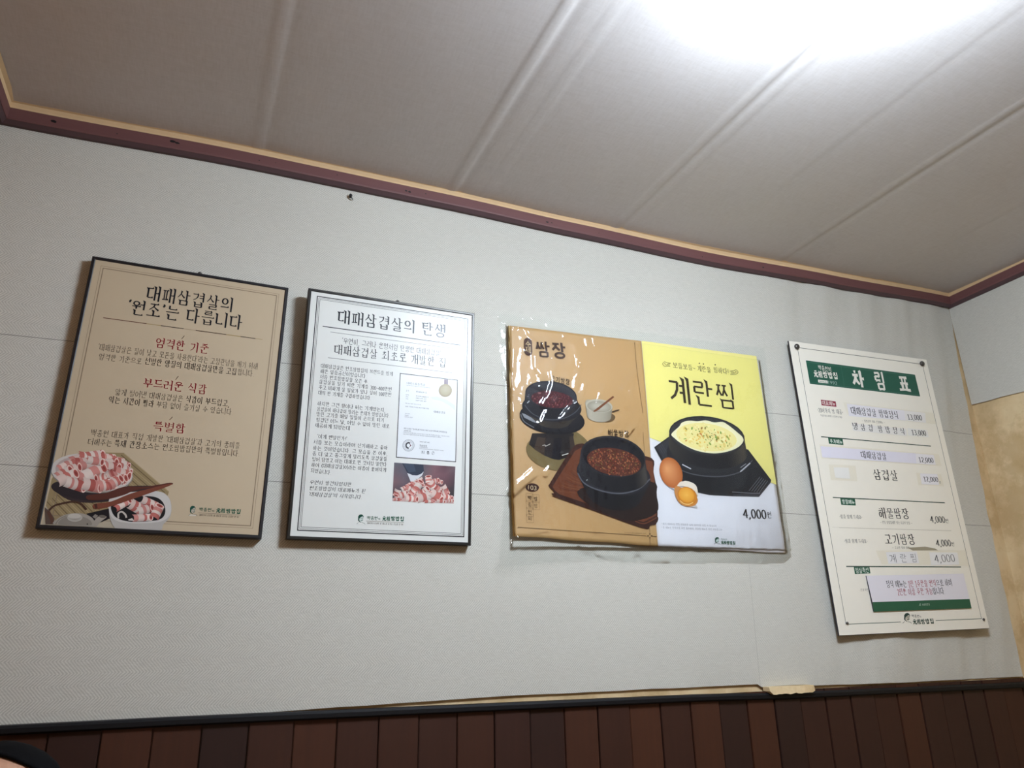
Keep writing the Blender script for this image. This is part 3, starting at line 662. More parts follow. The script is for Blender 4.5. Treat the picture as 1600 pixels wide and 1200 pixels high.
  ('paragraph_lettering', None, 'print_sheet', 0.3, [["T","우연히 발견되었지만",-125.6,127.2,93.9,10.3,0,"semi","#33343a",0.2],
   ["T","원조쌈밥집의 대표메뉴가 된",-109.0,114.1,126.7,10.2,0,"semi","#33343a",0.2],
   ["T","‘대패삼겹살’의 시작입니다.",-112.5,100.3,120.5,10.2,0,"semi","#33343a",0.2]]),
  ('certificate_picture', 'printed certificate with gold medal', 'print_sheet', 0.03, [["P",[21.2,198.3,170.3,198.3,170.3,409.2,21.2,409.2],"#46423f"],
   ["P",[23.2,200.3,168.3,200.3,168.3,407.2,23.2,407.2],"#e9edef"],
   ["P",[99.7,355.4,116.1,359.3,141.1,354.7,164.3,341.4,164.9,328.8,149.7,339.8,128.7,349.1,108.0,351.1],"#dde3e8"],
   ["P",[134.4,406.8,144.5,406.8,144.8,391.2,134.3,391.0],"#8d7f86"],
   ["S",[137.2,406.7,137.2,391.3],1.48,"#6f5560"],
   ["S",[142.0,406.9,142.0,391.5],1.48,"#6f5560"],
   ["E",138.3,377.6,17.3,2.0,0.3,-17.0,"#b3a888","#a39572",0,0],
   ["E",138.3,377.6,13.0,1.5,0.2,-12.7,"#b9ae8e","#aea27f",0,0],
   ["T","서비스표등록증",62.4,385.5,48.4,6.3,0,"semi","#3f4046",0],
   ["T","CERTIFICATE OF SERVICE MARK REGISTRATION",68.8,379.9,60.7,1.9,0,"font","#55565c",0],
   ["T","등 록",42.3,365.8,7.6,4.3,0,"bold","#4c4d54",0],
   ["T","제 0021279 호",77.0,366.2,27.7,4.3,0,"bold","#4c4d54",0],
   ["T","출원번호",42.3,355.4,8.4,2.8,0,"bold","#4c4d54",0],
   ["T","제 0-1996-0006437 호",79.7,355.2,32.6,3.3,0,"bold","#4c4d54",0],
   ["T","출원일",41.6,350.3,6.8,2.4,0,"bold","#4c4d54",0],
   ["T","1996년 02월 16일",76.6,349.9,26.8,3.1,0,"bold","#4c4d54",0],
   ["T","등록일",41.4,345.3,6.8,2.4,0,"bold","#4c4d54",0],
   ["T","1997년 07월 24일",76.8,343.9,26.8,3.1,0,"bold","#4c4d54",0],
   ["T","서비스표를 사용할 서비스업 및 구분",57.7,333.9,40.2,2.4,0,"bold","#4c4d54",0],
   ["T","(제112류) 한식점경영업, 간이식당업, 일반음식점경영업 및 식당업",67.6,326.1,59.5,3.1,0,"bold","#4c4d54",0],
   ["T","서비스표권자",44.2,308.2,12.3,2.3,0,"bold","#4c4d54",0],
   ["T","백종원",42.6,303.5,10.3,2.8,0,"bold","#4c4d54",0],
   ["T","서울특별시 강남구",47.4,299.6,20.5,2.8,0,"bold","#4c4d54",0],
   ["T","위의 표장은 「상표법」에 의하여 서비스표등록원부에 등록되었음을",91.2,271.0,108.8,4.0,0,"bold","#4c4d54",0],
   ["T","증명합니다.",46.4,265.4,18.8,3.4,0,"bold","#4c4d54",0],
   ["T","1997년 07월 24일",89.8,241.6,25.0,3.0,0,"bold","#4c4d54",0],
   ["T","특허청장",86.6,232.0,19.2,5.5,0,"bold","#4c4d54",0],
   ["T","대패삼겹살",124.9,320.0,30.3,5.8,0,"semi","#4c4d54",0],
   ["T","최 홍 근",99.0,216.1,34.0,7.9,0,"brushm","#2c2d33",0],
   ["T","This is to certify that in accordance with the Trademark Act, a service mark",94.2,261.3,115.3,2.6,0,"font","#55565c",0],
   ["T","has been registered at the Korean Intellectual Property Office",83.5,257.3,93.7,2.6,0,"font","#55565c",0],
   ["T","COMMISSIONER",87.5,227.9,20.7,2.0,0,"font","#55565c",0],
   ["T","THE KOREAN INDUSTRIAL PROPERTY OFFICE",107.7,224.6,60.9,2.2,0,"font","#55565c",0],
   ["E",50.4,230.1,14.5,1.2,0.5,-14.6,"#8d9096","#8d9096",0,0],
   ["E",50.4,230.1,13.5,1.1,0.4,-13.6,"#dfe3e6","#dfe3e6",0,0],
   ["E",50.4,230.1,9.8,0.8,0.3,-9.9,"#9a9da3","#9a9da3",0,0],
   ["E",50.4,230.1,9.2,0.8,0.3,-9.3,"#e9edef","#e9edef",0,0],
   ["S",[51.2,223.0,45.6,225.7,44.6,232.0,48.8,236.3,54.3,235.8],3.55,"#3d3d44"],
   ["P",[51.7,235.6,57.6,230.7,52.1,224.7,54.5,230.4],"#6b2f36"],
   ["E",62.2,231.1,0.6,0.0,0.0,-0.6,"#7d8086","#7d8086",0,0],
   ["E",61.9,228.4,0.6,0.0,0.0,-0.6,"#7d8086","#7d8086",0,0],
   ["E",61.1,225.8,0.6,0.0,0.0,-0.6,"#7d8086","#7d8086",0,0],
   ["E",59.8,223.5,0.6,0.0,0.0,-0.6,"#7d8086","#7d8086",0,0],
   ["E",58.0,221.4,0.6,0.0,0.0,-0.6,"#7d8086","#7d8086",0,0],
   ["E",55.8,219.8,0.6,0.0,0.0,-0.6,"#7d8086","#7d8086",0,0],
   ["E",53.3,218.8,0.6,0.0,0.0,-0.6,"#7d8086","#7d8086",0,0],
   ["E",50.7,218.3,0.6,0.0,0.0,-0.6,"#7d8086","#7d8086",0,0],
   ["E",48.1,218.3,0.6,0.0,0.0,-0.6,"#7d8086","#7d8086",0,0],
   ["E",45.6,219.0,0.6,0.0,0.0,-0.6,"#7d8086","#7d8086",0,0],
   ["E",43.3,220.2,0.6,0.0,0.0,-0.6,"#7d8086","#7d8086",0,0],
   ["E",41.4,221.9,0.6,0.0,0.0,-0.6,"#7d8086","#7d8086",0,0],
   ["E",40.0,224.1,0.6,0.0,0.0,-0.6,"#7d8086","#7d8086",0,0],
   ["E",39.0,226.5,0.6,0.0,0.0,-0.6,"#7d8086","#7d8086",0,0],
   ["E",38.6,229.1,0.6,0.0,0.0,-0.6,"#7d8086","#7d8086",0,0],
   ["E",38.8,231.7,0.6,0.0,0.0,-0.6,"#7d8086","#7d8086",0,0],
   ["E",39.6,234.3,0.6,0.1,0.0,-0.6,"#7d8086","#7d8086",0,0],
   ["E",40.9,236.7,0.6,0.1,0.0,-0.6,"#7d8086","#7d8086",0,0],
   ["E",42.7,238.7,0.6,0.1,0.0,-0.6,"#7d8086","#7d8086",0,0],
   ["E",44.9,240.3,0.6,0.1,0.0,-0.6,"#7d8086","#7d8086",0,0],
   ["E",47.4,241.4,0.6,0.1,0.0,-0.6,"#7d8086","#7d8086",0,0],
   ["E",50.0,242.0,0.6,0.1,0.0,-0.6,"#7d8086","#7d8086",0,0],
   ["E",52.6,241.9,0.6,0.1,0.0,-0.6,"#7d8086","#7d8086",0,0],
   ["E",55.1,241.2,0.6,0.1,0.0,-0.6,"#7d8086","#7d8086",0,0],
   ["E",57.4,240.0,0.6,0.1,0.0,-0.6,"#7d8086","#7d8086",0,0],
   ["E",59.3,238.3,0.6,0.1,0.0,-0.6,"#7d8086","#7d8086",0,0],
   ["E",60.8,236.1,0.6,0.1,0.0,-0.6,"#7d8086","#7d8086",0,0],
   ["E",61.8,233.7,0.6,0.1,0.0,-0.6,"#7d8086","#7d8086",0,0]]),
  ('meat_picture', 'printed picture of rolled pink meat slices under a knife', 'print_sheet', 0.03, [["Q",[17.6,186.1,42.1,186.3,42.0,163.4,17.5,163.1],["#66666c","#5a5c66","#66606a","#6f6066"]],
   ["Q",[17.5,163.1,42.0,163.4,41.9,140.6,17.5,140.3],["#6f6066","#66606a","#6f5f66","#7d5f62"]],
   ["Q",[17.5,140.3,41.9,140.6,41.9,118.0,17.5,117.7],["#7d5f62","#6f5f66","#5c5058","#5d4d52"]],
   ["Q",[17.5,117.7,41.9,118.0,41.8,95.7,17.5,95.4],["#5d4d52","#5c5058","#58484c","#4b4347"]],
   ["Q",[42.1,186.3,67.0,186.6,66.8,163.6,42.0,163.4],["#5a5c66","#4d5058","#4f5058","#66606a"]],
   ["Q",[42.0,163.4,66.8,163.6,66.6,140.9,41.9,140.6],["#66606a","#4f5058","#55525a","#6f5f66"]],
   ["Q",[41.9,140.6,66.6,140.9,66.4,118.3,41.9,118.0],["#6f5f66","#55525a","#504a50","#5c5058"]],
   ["Q",[41.9,118.0,66.4,118.3,66.3,96.0,41.8,95.7],["#5c5058","#504a50","#63474a","#58484c"]],
   ["Q",[67.0,186.6,92.1,186.8,91.8,163.9,66.8,163.6],["#4d5058","#5f545a","#6a5f64","#4f5058"]],
   ["Q",[66.8,163.6,91.8,163.9,91.5,141.2,66.6,140.9],["#4f5058","#6a5f64","#5d5257","#55525a"]],
   ["Q",[66.6,140.9,91.5,141.2,91.3,118.6,66.4,118.3],["#55525a","#5d5257","#55484d","#504a50"]],
   ["Q",[66.4,118.3,91.3,118.6,91.0,96.3,66.3,96.0],["#504a50","#55484d","#63474a","#63474a"]],
   ["Q",[92.1,186.8,117.4,187.0,117.1,164.1,91.8,163.9],["#5f545a","#7c5c62","#7f5c62","#6a5f64"]],
   ["Q",[91.8,163.9,117.1,164.1,116.7,141.5,91.5,141.2],["#6a5f64","#7f5c62","#6c4f55","#5d5257"]],
   ["Q",[91.5,141.2,116.7,141.5,116.4,119.0,91.3,118.6],["#5d5257","#6c4f55","#5f474c","#55484d"]],
   ["Q",[91.3,118.6,116.4,119.0,116.0,96.6,91.0,96.3],["#55484d","#5f474c","#5a4145","#63474a"]],
   ["Q",[117.4,187.0,143.0,187.3,142.6,164.4,117.1,164.1],["#7c5c62","#60464d","#74545b","#7f5c62"]],
   ["Q",[117.1,164.1,142.6,164.4,142.1,141.7,116.7,141.5],["#7f5c62","#74545b","#684a50","#6c4f55"]],
   ["Q",[116.7,141.5,142.1,141.7,141.7,119.3,116.4,119.0],["#6c4f55","#684a50","#4a3d41","#5f474c"]],
   ["Q",[116.4,119.0,141.7,119.3,141.3,97.0,116.0,96.6],["#5f474c","#4a3d41","#4d4246","#5a4145"]],
   ["Q",[143.0,187.3,168.9,187.5,168.4,164.7,142.6,164.4],["#60464d","#6b5a5e","#5b474d","#74545b"]],
   ["Q",[142.6,164.4,168.4,164.7,167.8,142.0,142.1,141.7],["#74545b","#5b474d","#4b4045","#684a50"]],
   ["Q",[142.1,141.7,167.8,142.0,167.3,119.6,141.7,119.3],["#684a50","#4b4045","#3d3a3d","#4a3d41"]],
   ["Q",[141.7,119.3,167.3,119.6,166.8,97.3,141.3,97.0],["#4a3d41","#3d3a3d","#6a6768","#4d4246"]],
   ["P",[36.9,185.9,88.3,186.2,90.9,168.6,82.1,161.8,71.2,159.0,50.6,163.0],"#343b49"],
   ["P",[40.3,185.6,64.9,185.8,70.9,168.5,53.3,164.6],"#414b5b"],
   ["P",[49.9,163.6,63.0,159.1,73.9,159.2,83.4,163.3,90.1,169.9,86.3,160.1,76.9,151.3,66.2,143.8,60.8,140.5],"#d8dadd"],
   ["P",[17.5,101.6,32.1,109.0,151.7,110.4,167.2,115.1,166.8,97.3,17.5,95.4],"#c9a9a4"],
   ["M",126.8,147.8,9.7,-1.0,-0.9,-5.4,100,0],
   ["M",118.4,148.6,9.6,2.3,1.2,-6.0,101,0],
   ["M",82.5,144.9,4.0,-9.9,-7.6,-3.3,102,0],
   ["M",56.9,135.2,8.0,5.2,2.9,-4.5,103,0],
   ["M",66.4,135.8,8.1,7.4,4.5,-4.9,104,0],
   ["M",103.1,149.6,-1.1,9.4,8.2,1.3,105,0],
   ["M",45.1,126.4,8.4,4.5,2.7,-5.3,106,0],
   ["M",54.5,127.0,9.0,-2.6,-2.0,-6.1,107,0],
   ["M",143.9,129.8,6.5,-10.2,-6.6,-4.1,108,0],
   ["M",113.1,136.0,9.0,-11.6,-7.3,-5.5,109,0],
   ["M",127.1,128.8,9.7,-7.2,-5.2,-6.5,110,0],
   ["M",77.4,133.8,6.5,12.0,7.8,-3.9,111,0],
   ["M",99.3,133.8,-4.0,-7.3,-6.0,3.0,112,0],
   ["M",28.0,116.1,-2.5,-7.6,-7.6,2.3,113,0],
   ["M",142.6,121.6,-9.1,-3.8,-3.1,7.7,114,0],
   ["M",42.9,111.7,9.9,4.2,2.9,-7.0,115,0],
   ["M",65.5,119.7,-6.7,-8.6,-6.6,4.9,116,0],
   ["M",90.1,119.8,11.3,10.1,5.4,-5.8,117,0],
   ["M",84.6,118.1,-10.5,-6.6,-3.9,6.1,118,0],
   ["M",94.4,109.4,19.7,6.3,3.0,-9.9,119,0],
   ["M",62.0,102.9,14.8,-0.4,-0.4,-7.3,120,0],
   ["M",121.9,113.6,13.8,-8.5,-5.8,-8.6,121,0],
   ["M",151.2,111.3,11.1,-1.2,-1.1,-6.4,122,0],
   ["M",105.6,99.3,12.3,0.7,0.1,-4.0,123,0],
   ["M",28.6,99.7,9.3,0.5,0.1,-3.4,124,0],
   ["M",133.2,101.5,11.0,-0.9,-0.5,-4.0,125,0],
   ["M",156.9,103.5,8.4,0.5,0.1,-4.3,126,0]]),
  ('logo', 'small green emblem of a face with brush lettering', 'print_sheet', 0.3, [["P",[-57.4,56.3,-52.4,58.7,-47.9,56.7,-47.4,49.8,-49.5,45.0,-53.4,45.3,-56.6,49.4],"#c9d6cf"],
   ["P",[-59.1,47.2,-59.3,56.2,-57.2,59.7,-53.4,61.2,-49.4,60.3,-46.9,56.8,-47.3,53.7,-48.8,57.1,-51.4,56.1,-54.3,53.8,-56.3,51.6,-56.5,47.7,-54.2,44.8,-51.6,43.2,-53.3,42.7,-57.3,45.1],"#16493a"],
   ["S",[-53.8,52.3,-51.2,53.1],0.86,"#16493a"],
   ["S",[-49.7,53.2,-47.6,53.1],0.86,"#16493a"],
   ["S",[-50.3,52.7,-49.5,49.9,-50.7,49.5],0.6,"#16493a"],
   ["S",[-52.7,47.9,-50.0,47.1,-47.9,48.4],1.12,"#16493a"],
   ["P",[-62.1,38.9,-58.4,42.5,-53.2,41.8,-47.2,42.1,-43.6,39.3,-47.0,38.7,-57.3,38.2],"#e6e6e0"],
   ["S",[-61.7,38.9,-57.6,42.9],0.69,"#16493a"],
   ["S",[-51.1,42.8,-45.4,41.8,-42.7,39.3],0.69,"#16493a"],
   ["T","백종원",-26.8,53.8,25.3,8.6,0,"brushm","#1f5a44",0],
   ["T","의",-10.6,52.6,5.3,4.8,0,"brushm","#1f5a44",0],
   ["T","元祖",5.3,54.3,18.6,11.0,0,"brush","#1f5a44",0],
   ["T","쌈밥집",31.8,55.0,32.5,11.1,0,"brush","#1f5a44",0],
   ["P",[-40.9,46.5,47.4,46.5,47.4,47.2,-40.9,47.2],"#8a7a68"],
   ["T","20여가지 신선한 쌈 채소로 즐기는 건강한 한 쌈!",3.6,42.3,84.1,4.4,0,"bold","#5d5348",0]]),
 ]),
 'p3': dict(o=[1.1219,0.2412], a=0.0046, W=0.8379, H=0.5871, d=0.01, extra={"corners":[[-417.7,578.7],[-2.2,589.3],[415.3,594.0],[422.1,-11.5],[-5.7,-2.5],[-419.9,11.5]],"film":[[-452.5,611.5],[-6.0,619.3],[455.7,626.7],[449.4,319.4],[444.7,-18.2],[413.3,-38.5],[30.9,-44.5],[-253.7,-41.1],[-468.2,-67.5],[-435.4,135.0],[-436.2,336.7]],"yellow":[-2.2,589.3,6.6,296.3,423.0,186.8,415.3,594.0]}, layers=[
  ('title_lettering', None, 'tan_sheet', 0.3, [["T","쌈장",-296.4,522.1,96.8,49.4,0.063,"sansbold","#4a362c",0]]),
  ('title_badge', None, 'tan_sheet', 0.3, [["C",-365.5,522.9,24,52,"#4a3028"],
   ["T","수",-365.5,531.1,18.6,21.2,0,"sans","#c9ad80",0],
   ["T","제",-366.1,513.9,18.5,21.0,0,"sans","#c9ad80",0]]),
  ('dish_lettering', None, 'tan_sheet', 0.3, [["T","고기쌈장",-273.3,436.2,60.1,18.2,-0.105,"sansm","#2e231d",0]]),
  ('dish_lettering', None, 'tan_sheet', 0.3, [["T","해물쌈장",-102.8,300.8,68.7,19.5,0,"sansm","#2e231d",0]]),
  ('badge_lettering', None, 'tan_sheet', 0.3, [["E",-365.9,136.7,18.5,0.1,-1.0,-10.6,"#3d221c","#3d221c",0,0],
   ["T","103",-366.2,136.5,23.4,13.9,-0.063,"font","#cdb892",0],
   ["T","백",-374.6,109.6,12.3,12.0,0,"sans","#4a3a2a",0],
   ["B",-384.4,99.2,-364.8,120.6,0.35,"#5a4732"],
   ["T","종",-375.3,91.7,12.2,11.9,0,"sansl","#4a3a2a",0],
   ["B",-385.0,81.3,-365.4,102.7,0.35,"#5a4732"],
   ["T","원",-375.9,73.3,12.2,11.8,0,"sansl","#4a3a2a",0],
   ["B",-385.7,62.9,-366.1,84.3,0.35,"#5a4732"],
   ["T","의",-376.4,56.9,12.2,11.7,0,"sansl","#4a3a2a",0],
   ["B",-386.2,46.5,-366.6,67.9,0.35,"#5a4732"],
   ["T","쌈",-357.8,108.0,12.4,12.0,0,"sans","#4a3a2a",0],
   ["B",-367.6,97.6,-348.0,119.0,0.35,"#5a4732"],
   ["T","밥",-358.5,90.0,12.3,11.9,0,"sansl","#4a3a2a",0],
   ["B",-368.3,79.6,-348.7,101.0,0.35,"#5a4732"]]),
  ('crop_rule', None, 'tan_sheet', 0.1, [["S",[-411.4,34.1,-41.3,24.1],0.95,"#5a4732"],
   ["S",[-25.0,23.7,-6.9,23.0],1.01,"#5a4732"],
   ["S",[-29.9,18.3,-31.0,-0.1],1.0,"#5a4732"],
   ["S",[-27.4,50.9,-28.9,32.2],1.01,"#5a4732"],
   ["S",[-23.1,311.1,-24.5,237.3],0.89,"#7a6142"],
   ["S",[-25.6,24.6,-21.3,24.7],2.69,"#3a2c1e"],
   ["S",[-29.6,21.4,-30.0,17.7],2.68,"#3a2c1e"],
   ["S",[-32.9,24.4,-37.3,24.2],2.68,"#3a2c1e"],
   ["S",[-29.0,27.6,-28.6,31.3],2.68,"#3a2c1e"],
   ["T","*상기 이미지는 연출 이미지로 실제 이미지와 다를 수 있습니다",-74.1,29.9,66.6,2.8,0,"bold","#6a573c",0]]),
  ('crease_rule', None, 'tan_sheet', 0.1, [["S",[-25.7,582.0,-26.4,504.0,-21.8,406.3,-18.9,366.8],1.07,"#7a5a3e"]]),
  ('food_picture', 'printed picture of two black stone bowls', 'tan_sheet', 0.02, [["E",-289.1,236.4,90.2,-5.3,-10.2,-51.5,"#7b6a44","#7b6a44",0,0],
   ["O",[-253.1,298.6,-205.3,276.4,-200.0,247.7,-237.3,209.9,-272.8,188.8,-299.6,193.3,-283.2,251.1],"#7b6a44"],
   ["P",[-361.5,280.0,-239.6,289.9,-251.9,226.4,-257.2,223.8,-286.8,213.6,-302.0,214.4,-331.9,223.9,-354.7,236.4,-371.5,249.2],"#241e1d"],
   ["P",[-346.7,271.6,-323.2,270.3,-329.2,222.5,-358.0,237.7],"#43342a"],
   ["P",[-322.5,270.4,-299.3,272.2,-308.0,215.9,-328.6,222.6],"#2b2322"],
   ["P",[-298.6,272.3,-275.2,274.1,-283.4,214.4,-308.0,215.9],"#16131a"],
   ["P",[-254.2,279.0,-242.8,283.2,-238.2,254.5,-250.9,226.4],"#3a2e27"],
   ["S",[-277.6,226.8,-258.1,233.2],2.31,"#d8d2c8"],
   ["S",[-333.5,248.9,-325.7,251.1,-324.1,248.1,-310.3,255.4],1.64,"#cfc8bd"],
   ["E",-300.7,324.4,94.8,-4.1,-8.1,-42.2,"#1c1b20","#121116",0,0],
   ["E",-302.2,328.0,93.5,-4.0,-7.7,-40.1,"#2d2c31","#19181d",0,0],
   ["S",[-392.6,329.0,-383.7,309.9,-355.5,295.6],2.5,"#6a6a70"],
   ["P",[-390.0,332.3,-379.9,330.2,-335.6,309.6,-332.5,305.2,-358.1,310.7,-383.4,320.7],"#8f9094"],
   ["Y",-301.0,354.7,86.8,1.1,-5.3,-38.6,-299.4,317.4,49.1,0.3,-2.7,-19.4,[[0,"#3a332c"],[0.25,"#4a4036"],[0.5,"#332c27"],[0.8,"#3d352d"],[1,"#211f22"]]],
   ["E",-300.9,356.2,87.5,1.1,-5.4,-39.6,"#303036","#1f1e24",0,0],
   ["Y",-302.0,391.5,76.1,-2.4,-7.4,-39.1,-300.7,361.0,80.7,1.1,-4.8,-35.5,[[0,"#303036"],[0.2,"#232228"],[0.5,"#19181d"],[0.8,"#26252b"],[1,"#1a191e"]]],
   ["S",[-380.7,354.8,-357.3,332.3,-312.4,320.9,-265.8,329.7,-231.1,350.2,-213.4,372.6],2.25,"#4d4d54"],
   ["E",-302.0,391.5,76.1,-2.4,-7.4,-39.1,"#3a3940","#29282f",0,0],
   ["E",-301.7,390.3,72.8,-2.3,-6.8,-35.9,"#201f24","#3a393f",0,0],
   ["E",-299.9,378.4,62.6,0.0,-3.7,-24.0,"#4a1f24","#4a1f24",0,0],
   ["G",-299.9,379.0,61.0,0.0,-3.5,-23.0,170,5,["#5b2328","#7a3138","#8f4a4e","#3d1519","#6b2a30","#a06a68"],5.5],
   ["G",-299.8,381.6,11.3,1.1,-0.3,-6.4,14,7,["#7f9a4a","#9ab562","#5f7a36"],5],
   ["E",-138.8,342.8,28.8,2.6,-1.0,-13.6,"#6b553a","#6b553a",0,0],
   ["O",[-118.0,362.5,-98.0,369.2,-96.1,366.8,-115.8,359.1],"#4a3a2a"],
   ["Y",-158.5,374.8,41.9,-0.0,-3.4,-19.0,-160.3,344.1,37.2,-0.2,-3.1,-16.8,[[0,"#8f8775"],[0.3,"#b5ad9c"],[0.6,"#aaa290"],[1,"#8a826f"]]],
   ["O",[-200.0,373.9,-198.3,385.4,-191.2,388.7,-173.9,387.8],"#a9a190"],
   ["E",-158.5,373.8,41.9,-0.0,-3.6,-19.6,"#8f8876","#b9b2a0",0,0],
   ["E",-158.3,371.6,37.4,-0.0,-3.0,-16.3,"#c3bcac","#9c9583",0,0],
   ["P",[-178.8,356.7,-166.7,365.9,-112.7,407.7,-108.7,404.2,-161.8,361.6,-174.4,354.6],"#7a4a30"],
   ["O",[-318.1,141.4,-313.1,155.4,-249.1,245.7,-223.8,262.0,-199.2,260.7,-114.1,247.4,-3.6,238.7,-0.0,199.3,4.7,153.9,-1.9,64.3,-25.7,53.4,-58.7,49.2,-290.2,110.9,-304.8,119.3,-306.0,128.3],"#43241a"],
   ["P",[-309.4,141.9,-238.9,241.6,-220.9,251.0,-0.8,228.9,1.5,140.8,-2.8,80.0,-46.9,59.5,-289.6,122.5,-302.5,131.5],"#6f3d26"],
   ["O",[-305.5,125.3,-290.0,113.9,-59.1,45.8,-26.0,50.9,-2.1,61.8,-2.1,76.9,-46.8,60.8,-161.9,87.6,-289.6,122.5],"#3a1f18"],
   ["S",[-295.8,133.4,-275.8,129.9,-235.2,128.9],1.61,"#7d4a2e"],
   ["S",[-290.1,140.5,-270.1,135.7,-230.8,133.4],1.62,"#5d3220"],
   ["S",[-284.3,147.5,-264.4,141.5,-226.4,138.0],1.62,"#82502f"],
   ["S",[-278.6,154.6,-258.6,147.4,-222.0,142.5],1.62,"#7d4a2e"],
   ["S",[-272.8,161.7,-252.9,153.3,-217.6,147.1],1.63,"#5d3220"],
   ["S",[-267.0,168.9,-247.1,159.2,-213.1,151.7],1.63,"#82502f"],
   ["S",[-261.2,176.1,-241.3,165.1,-208.7,156.3],1.64,"#7d4a2e"],
   ["S",[-255.3,183.3,-235.4,171.0,-204.2,161.0],1.64,"#5d3220"],
   ["S",[-249.4,190.6,-229.6,177.0,-199.8,165.6],1.65,"#82502f"],
   ["S",[-243.5,197.8,-223.7,183.0,-195.3,170.3],1.65,"#7d4a2e"],
   ["S",[-237.6,205.2,-217.7,189.1,-190.8,174.9],1.66,"#5d3220"],
   ["S",[-231.6,212.5,-211.8,195.1,-186.2,179.6],1.66,"#82502f"],
   ["S",[-225.6,219.9,-205.8,201.2,-181.7,184.3],1.67,"#7d4a2e"],
   ["S",[-219.6,227.3,-199.8,207.3,-177.2,189.0],1.67,"#5d3220"],
   ["O",[-227.6,141.6,-14.0,172.3,2.7,134.4,-2.2,86.3,-82.7,62.0,-162.5,79.9,-209.6,99.3],"#2a1b18"],
   ["S",[-72.0,61.7,-43.7,55.9,-3.5,73.7],3.04,"#6b3a24"],
   ["Y",-124.4,185.2,111.6,-11.0,-15.1,-55.1,-128.9,127.9,79.8,-8.6,-10.8,-39.2,[[0,"#232227"],[0.3,"#1b1a1e"],[0.6,"#151418"],[1,"#26252a"]]],
   ["E",-124.4,185.2,111.6,-11.0,-15.1,-55.1,"#3a393f","#25242a",0,0],
   ["S",[-234.8,181.7,-219.7,157.6,-186.0,142.2,-137.4,133.8,-94.3,136.0,-49.3,151.0,-13.3,178.9],3.7,"#5b5b62"],
   ["Y",-123.1,234.4,99.1,-8.9,-15.2,-56.2,-125.1,190.0,105.3,-10.3,-13.8,-50.7,[[0,"#3f3c3c"],[0.15,"#2c2b2f"],[0.4,"#1f1e22"],[0.75,"#1a191d"],[0.93,"#4a443f"],[1,"#2b2a2e"]]],
   ["E",-123.1,234.4,99.1,-8.9,-15.2,-56.2,"#46454b","#2b2a2f",0,0],
   ["E",-122.5,233.1,94.1,-8.5,-14.0,-51.6,"#2f2e34","#1a191d",0,0],
   ["E",-121.8,219.2,83.0,-7.7,-10.2,-37.4,"#5b2f22","#5b2f22",0,0],
   ["G",-121.8,218.2,80.5,-7.5,-9.7,-35.7,330,9,["#7a3a2a","#9a5238","#b5744c","#4a2018","#8a4030","#a86a48","#5f5a30","#3a1a14","#6b3020"],6.0]]),
  ('colour_field', 'yellow upper field', 'yellow_sheet', 0.02, [["P",[-2.2,589.3,-3.3,296.3,422.3,186.8,415.3,594.0],"#ebe18c"]]),
  ('title_lettering', None, 'yellow_sheet', 0.3, [["T","계란찜",196.7,446.4,251.7,86.1,0,"sansserif","#3b3226",0]]),
  ('slogan_lettering', None, 'yellow_sheet', 0.3, [["T","보들보들~",138.4,525.1,81.5,19.4,0,"semi","#4d4534",0],
   ["T","계란을",209.9,525.7,50.7,19.6,0,"semi","#4d4534",0],
   ["T","찜하다!",272.4,528.3,57.2,19.8,0,"semi","#4d4534",0],
   ["E",195.0,542.9,2.3,0.3,-0.3,-2.0,"#4d4534","#4d4534",0,0],
   ["E",209.9,542.7,2.3,0.3,-0.3,-2.0,"#4d4534","#4d4534",0,0],
   ["E",253.0,545.5,2.3,0.3,-0.3,-2.1,"#4d4534","#4d4534",0,0],
   ["S",[92.0,530.4,77.6,530.6,70.6,532.4,62.6,524.3,67.4,519.0,76.3,518.7,89.0,520.3],1.38,"#6b6240"],
   ["S",[70.0,526.8,74.9,522.5,80.6,524.8],1.38,"#6b6240"],
   ["S",[79.0,526.9,88.0,527.3],1.03,"#6b6240"],
   ["S",[66.1,523.0,72.0,528.7],1.03,"#6b6240"],
   ["S",[77.5,522.8,87.6,523.7],1.03,"#6b6240"],
   ["S",[304.4,530.4,320.5,534.3,328.8,538.0,335.6,531.3,328.7,524.4,318.6,521.9,304.9,520.3],1.46,"#6b6240"],
   ["S",[327.9,532.1,321.2,526.3,315.6,527.3],1.46,"#6b6240"],
   ["S",[317.9,529.9,308.0,528.1],1.09,"#6b6240"],
   ["S",[331.4,529.1,326.2,533.6],1.1,"#6b6240"],
   ["S",[318.5,525.9,307.4,524.3],1.09,"#6b6240"]]),
  ('price_lettering', None, 'yellow_sheet', 0.3, [["T","4,000",327.8,98.3,83.4,31.1,0,"num","#26262a",0],
   ["T","원",379.9,95.6,18.6,19.8,0,"regb","#26262a",0]]),
  ('note_lettering', None, 'yellow_sheet', 0.3, [["T","* 상기 이미지는 연출 이미지로 실제 이미지와 다를 수 있습니다.",101.3,58.0,183.4,6.4,0,"sansl","#77777a",0],
   ["T","* 본 메뉴는 단독으로 주문 불가하며, 곁들임 메뉴로 주문 가능합니다.",109.4,48.1,201.7,6.4,0,"sansl","#77777a",0]]),
  ('logo', 'small green emblem of a face with brush lettering', 'yellow_sheet', 0.3, [["P",[183.1,22.9,189.0,25.0,193.5,23.2,192.8,17.0,189.6,12.7,185.5,13.0,182.7,16.8],"#cfe0d6"],
   ["P",[179.6,14.8,181.0,22.8,184.0,26.0,188.4,27.3,192.5,26.4,194.6,23.2,193.6,20.5,192.6,23.5,189.6,22.7,186.0,20.7,183.4,18.7,182.5,15.2,184.5,12.6,187.1,11.1,185.1,10.7,181.2,12.9],"#16493a"],
   ["S",[186.3,19.3,189.2,20.0],0.85,"#16493a"],
   ["S",[190.9,20.0,193.2,19.9],0.85,"#16493a"],
